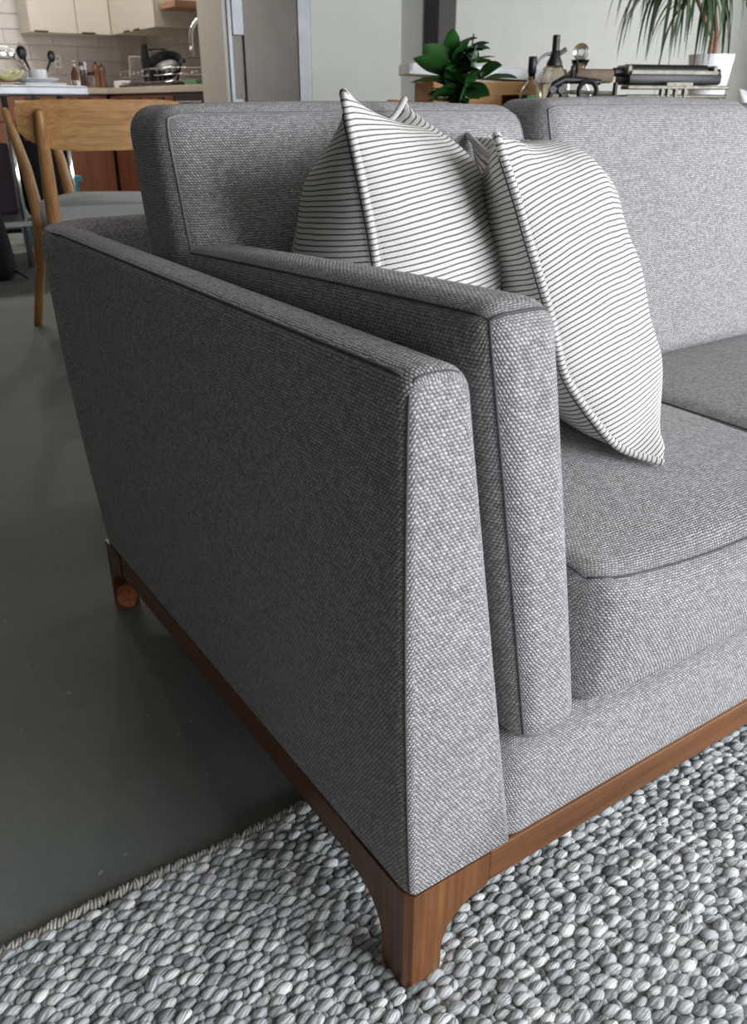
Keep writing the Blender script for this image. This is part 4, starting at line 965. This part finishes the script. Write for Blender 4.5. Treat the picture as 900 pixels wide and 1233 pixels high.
# soda siphon
s0 = at(664, 128, 3.12); s0[2] = ZT; sz_ = at(664, 42, 3.12)[2]-ZT
sp_ = empty('soda_siphon', tuple(s0)); tag(sp_, 'antique glass soda siphon with black lever head', 'siphon')
hb = sz_-.085
MB().lathe([(.05, 0), (.055, .006), (.055, hb-.07), (.0535, hb-.05), (.048, hb-.03), (.038, hb-.012), (.024, hb), (.022, hb-.002), (.033, hb-.016), (.047, hb-.038), (.052, hb-.062), (.052, .01), (0, .008)], seg=28, cap=False).build('glass_body', 'glass_smoke', sp_, True)
MB().lathe([(.026, hb-.004), (.027, hb+.004), (.017, hb+.022), (.016, hb+.036), (.0125, hb+.04), (.0125, sz_-.002), (.010, sz_), (0, sz_)], seg=20, cap=False).build('head', 'black', sp_, AS)
r3 = Vector(R_DIR)
MB().tube([tuple(-r3*t+Vector((0, 0, hb+.031-.0*t-40*max(0, t-.02)**2*.45))) for t in np.linspace(.012, .062, 8)], [.0055, .005, .0045, .0045, .004, .004, .004, .0035], 8).build('spout', 'steel', sp_, True)
MB().tube([tuple(r3*.012+Vector((0, 0, hb+.03))), tuple(r3*.034+Vector((0, 0, hb+.045)))], .0075, 8).build('lever', 'brass', sp_, AS)
# decanter with round stopper
d0 = at(694, 128, 3.28); d0[2] = ZT; dz_ = at(694, 52, 3.28)[2]-ZT
dc = empty('decanter', tuple(d0)); tag(dc, 'glass decanter with a round ball stopper', 'decanter')
MB().lathe([(.045, 0), (.05, .006), (.05, dz_-.16), (.026, dz_-.115), (.02, dz_-.08), (.031, dz_-.05), (.028, dz_-.05), (.016, dz_-.08), (.022, dz_-.117), (.046, dz_-.162), (.046, .01), (0, .008)], seg=24, cap=False).build('glass_body', 'glass', dc, True)
MB().ball((0, 0, dz_-.026), .027, 24, 16).tube([(0, 0, dz_-.085), (0, 0, dz_-.048)], [.012, .015], 12).build('stopper', 'glass', dc, True)
# typewriter seen from behind
tw0 = at(783, 128, 3.18); twz = radians(-17)
tp_ = empty('typewriter', (tw0[0]-.01, tw0[1], ZT), twz); tp_.scale = (1.12, 1, 1); tag(tp_, 'vintage typewriter with black roller and tarnished metal carriage', 'typewriter')
zt0 = at(790, 80, 3.15)[2]-ZT      # top of the roller
def tp(name, mb, mat, sm=False): return mb.build(name, mat, tp_, sm)
tp('base', MB().box((-.165, -.16, 0), (.165, .17, .03), bev=.006).box((-.155, -.14, .03), (-.145, .15, zt0-.085)).box((.145, -.14, .03), (.155, .15, zt0-.085)), 'black')
tp('back_plate', MB().box((-.15, -.142, .02), (.15, -.136, zt0-.088)), 'brass')
tp('carriage_rail', MB().box((-.168, -.165, zt0-.070), (.168, -.12, zt0-.058), bev=.003), 'brass')
for z in (zt0-.09, zt0-.108): tp('rod', MB().tube([(-.165, -.155, z), (.165, -.155, z)], .0065, 10), 'brass', AS)
for x in (-.055, -.035, -.01, .02): tp('bracket', MB().box((x-.004, -.166, zt0-.115), (x+.004, -.15, zt0-.06), bev=.001).ball((x, -.166, zt0-.112), .006, 8, 6), 'brass')
tp('carriage_body', MB().box((-.15, -.135, zt0-.056), (.158, -.045, zt0-.022), bev=.008), 'black', AS)
tp('roller', MB().tube([(-.138, -.085, zt0-.016), (.128, -.085, zt0-.016)], .019, 20), 'black', AS)
tp('paper_bail', MB().box((-.145, -.137, zt0-.026), (.14, -.132, zt0-.016)), 'brass')
tp('nameplate', MB().box((-.045, -.168, zt0-.060), (.04, -.164, zt0-.050)), 'brass')
for s in (-1, 1):
    tp('end_plate', MB().box((.142*s-.007, -.12, zt0-.05), (.142*s+.007, -.05, zt0+.0), bev=.004), 'brass')
    tp('knob', MB().tube([(.150*s, -.085, zt0-.02), (.176*s, -.085, zt0-.02)], .013, 14), 'black', AS)
tp('key_basket', MB().box((-.13, .02, .03), (.13, .16, .075), bev=.01), 'black')
for r_ in range(3):
    for k in range(9): tp('key', MB().lathe([(.007, 0), (.008, .003), (.007, .006), (0, .006)], (-.1+.025*k+.006*r_, .06+.03*r_, .088-.006*r_), 10, cap=False).tube([(-.1+.025*k+.006*r_, .06+.03*r_, .074), (-.1+.025*k+.006*r_, .06+.03*r_, .09-.006*r_)], .002, 5), 'black')
# old black machine with arched frame
m0 = at(690, 128, 2.90); mz = radians(-24)
am = empty('antique_machine', (m0[0], m0[1], ZT), mz); tag(am, 'old black iron machine with arched frame, round ring and brown cover', 'machine')
zm = at(690, 84, 2.90)[2]-ZT
def ap(name, mb, mat, sm=AS): return mb.build(name, mat, am, sm)
ap('base', MB().box((-.11, -.08, 0), (.12, .09, .025), bev=.006), 'black')
ap('arch', MB().tube([(-.098, -.05, .02), (-.098, -.05, zm-.075), (-.085, -.05, zm-.042), (-.055, -.05, zm-.028), (.0, -.05, zm-.03), (.06, -.05, zm-.035)], [.007, .008, .011, .012, .010, .008], 10), 'black')
for x in (-.06, .11): ap('post', MB().tube([(x, -.05, .02), (x, -.05, zm-.035)], .007, 10), 'black')
for x in (-.092, -.066): ap('wheel', MB().tube([(x, -.064, zm-.055), (x, -.05, zm-.055)], .010, 12), 'dark_metal')
ap('cross_bar', MB().tube([(-.09, -.045, zm-.06), (.115, -.045, zm-.065)], .006, 8), 'brass')
ap('ring', MB().tube([(.012+.028*cos(a), -.075, zm-.06+.028*sin(a)) for a in np.linspace(0, 2*pi, 28)], .0075, 8), 'black')
ap('brown_cover', MB().box((-.01, -.03, zm-.036), (.115, .05, zm+.002), bev=.010), 'leather')
ap('lever', MB().tube([(-.03, -.055, zm-.03), (-.035, -.055, zm+.005), (-.022, -.055, zm+.02), (-.018, -.055, zm-.01)], .005, 8), 'dark_metal')
ap('card', MB().box((-.045, -.065, .02), (-.012, -.05, zm-.075)), 'redbrown'); ap('drum', MB().tube([(.045, -.06, zm-.085), (.118, -.06, zm-.085)], .016, 14), 'brass')
# dracaena in white pot
w0 = at(848, 128, 3.62); zt1 = at(848, 66, 3.62)[2]
dr = empty('potted_dracaena', (w0[0], w0[1], ZT)); tag(dr, 'dracaena with long drooping strap leaves in a tapered white pot', 'plant')
hp = zt1-ZT
MB().lathe([(.050, 0), (.052, .004), (.082, hp-.004), (.082, hp), (.076, hp), (.072, hp-.03)], seg=32).build('pot', 'white_pot', dr, AS)
MB().lathe([(0, hp-.03), (.073, hp-.03)], seg=24, cap=False).build('soil', 'soil', dr)
crown = at(822, -38, 3.62)-np.array([w0[0], w0[1], ZT]); crown2 = at(860, -28, 3.66)-np.array([w0[0], w0[1], ZT])
for cc, bx_ in ((crown, -.012), (crown2, .012)):
    MB().tube([(bx_, 0, hp-.04), (bx_*1.2, 0, hp+.06), (cc[0]*.6, cc[1]*.6, cc[2]*.7+hp*.3), tuple(cc)], [.010, .0085, .007, .007], 8).build('trunk', 'bark', dr, True)
rl = random.Random(21)
def strap(c, az, L, up, wid, droop):
    G = []; n = 14; p = np.array(c, float); d = np.array([cos(az)*cos(up), sin(az)*cos(up), sin(up)]); side = np.array([-sin(az), cos(az), 0]); pts = []
    for i in range(n+1):
        t = i/n; pts.append(p.copy()); p = p+d*L/n; d = d+np.array([0, 0, -droop*(.25+t)])/n*2.2; d /= np.linalg.norm(d)
    for i, q in enumerate(pts):
        t = i/n; w = wid*(min(1, .35+4*t))*(1-t**2.2)+.0004; nn = np.cross(side, d); G.append([tuple(q-side*w), tuple(q+np.array([0, 0, -.25*w])), tuple(q+side*w)])
    MB().grid(G).build('leaf', 'strap_leaf', dr, True)
for k in range(120):
    c = crown if k % 2 else crown2; az = k*2.39996+.4; strap(c+np.array([0, 0, rl.uniform(-.06, .05)]), az, rl.uniform(.30, .46), rl.uniform(-.2, .8), rl.uniform(.0055, .0095), rl.uniform(2.0, 4.2))
# white moulded chair at the far end
v0 = at(968, 128, 4.1); vc = empty('shell_chair', (v0[0], v0[1], 0)); vc.rotation_euler = (0, 0, radians(205)); tag(vc, 'white moulded plastic shell chair behind the sofa', 'chair')
zs_ = at(900, 107, 4.2)[2]; G = []
for i in range(15):
    v = i/14; row = []
    for j in range(21):
        t = -1+2*j/20
        if v < .45:
            y = .23-.40*(v/.45); z = .45-.03*sin(pi*v/.45); hw_ = .22
        else:
            u = (v-.45)/.55; y = -.17-.10*u; z = .45+(zs_-.45)*u; hw_ = .22-.03*u*u
            z -= (abs(t)**2.6)*.10*u
        row.append((hw_*t, y+.09*t*t*(.4+.6*min(1, v*2)), z+.05*t*t*(1-v)))
    G.append(row)
o = MB().grid(G).build('seat_shell', 'plastic_shell', vc, True); md = o.modifiers.new('thick', 'SOLIDIFY'); md.thickness = .012
ap_ = [(sx_*.20, sy_*.20) for sx_ in (-1, 1) for sy_ in (-1, 1)]
for x, y in ap_: link('leg', MB().tube([(x*1.1, y*1.1, 0), (x*.5, y*.5, .42)], [.012, .016], 10).mesh('leg', True), 'oak_z', vc)
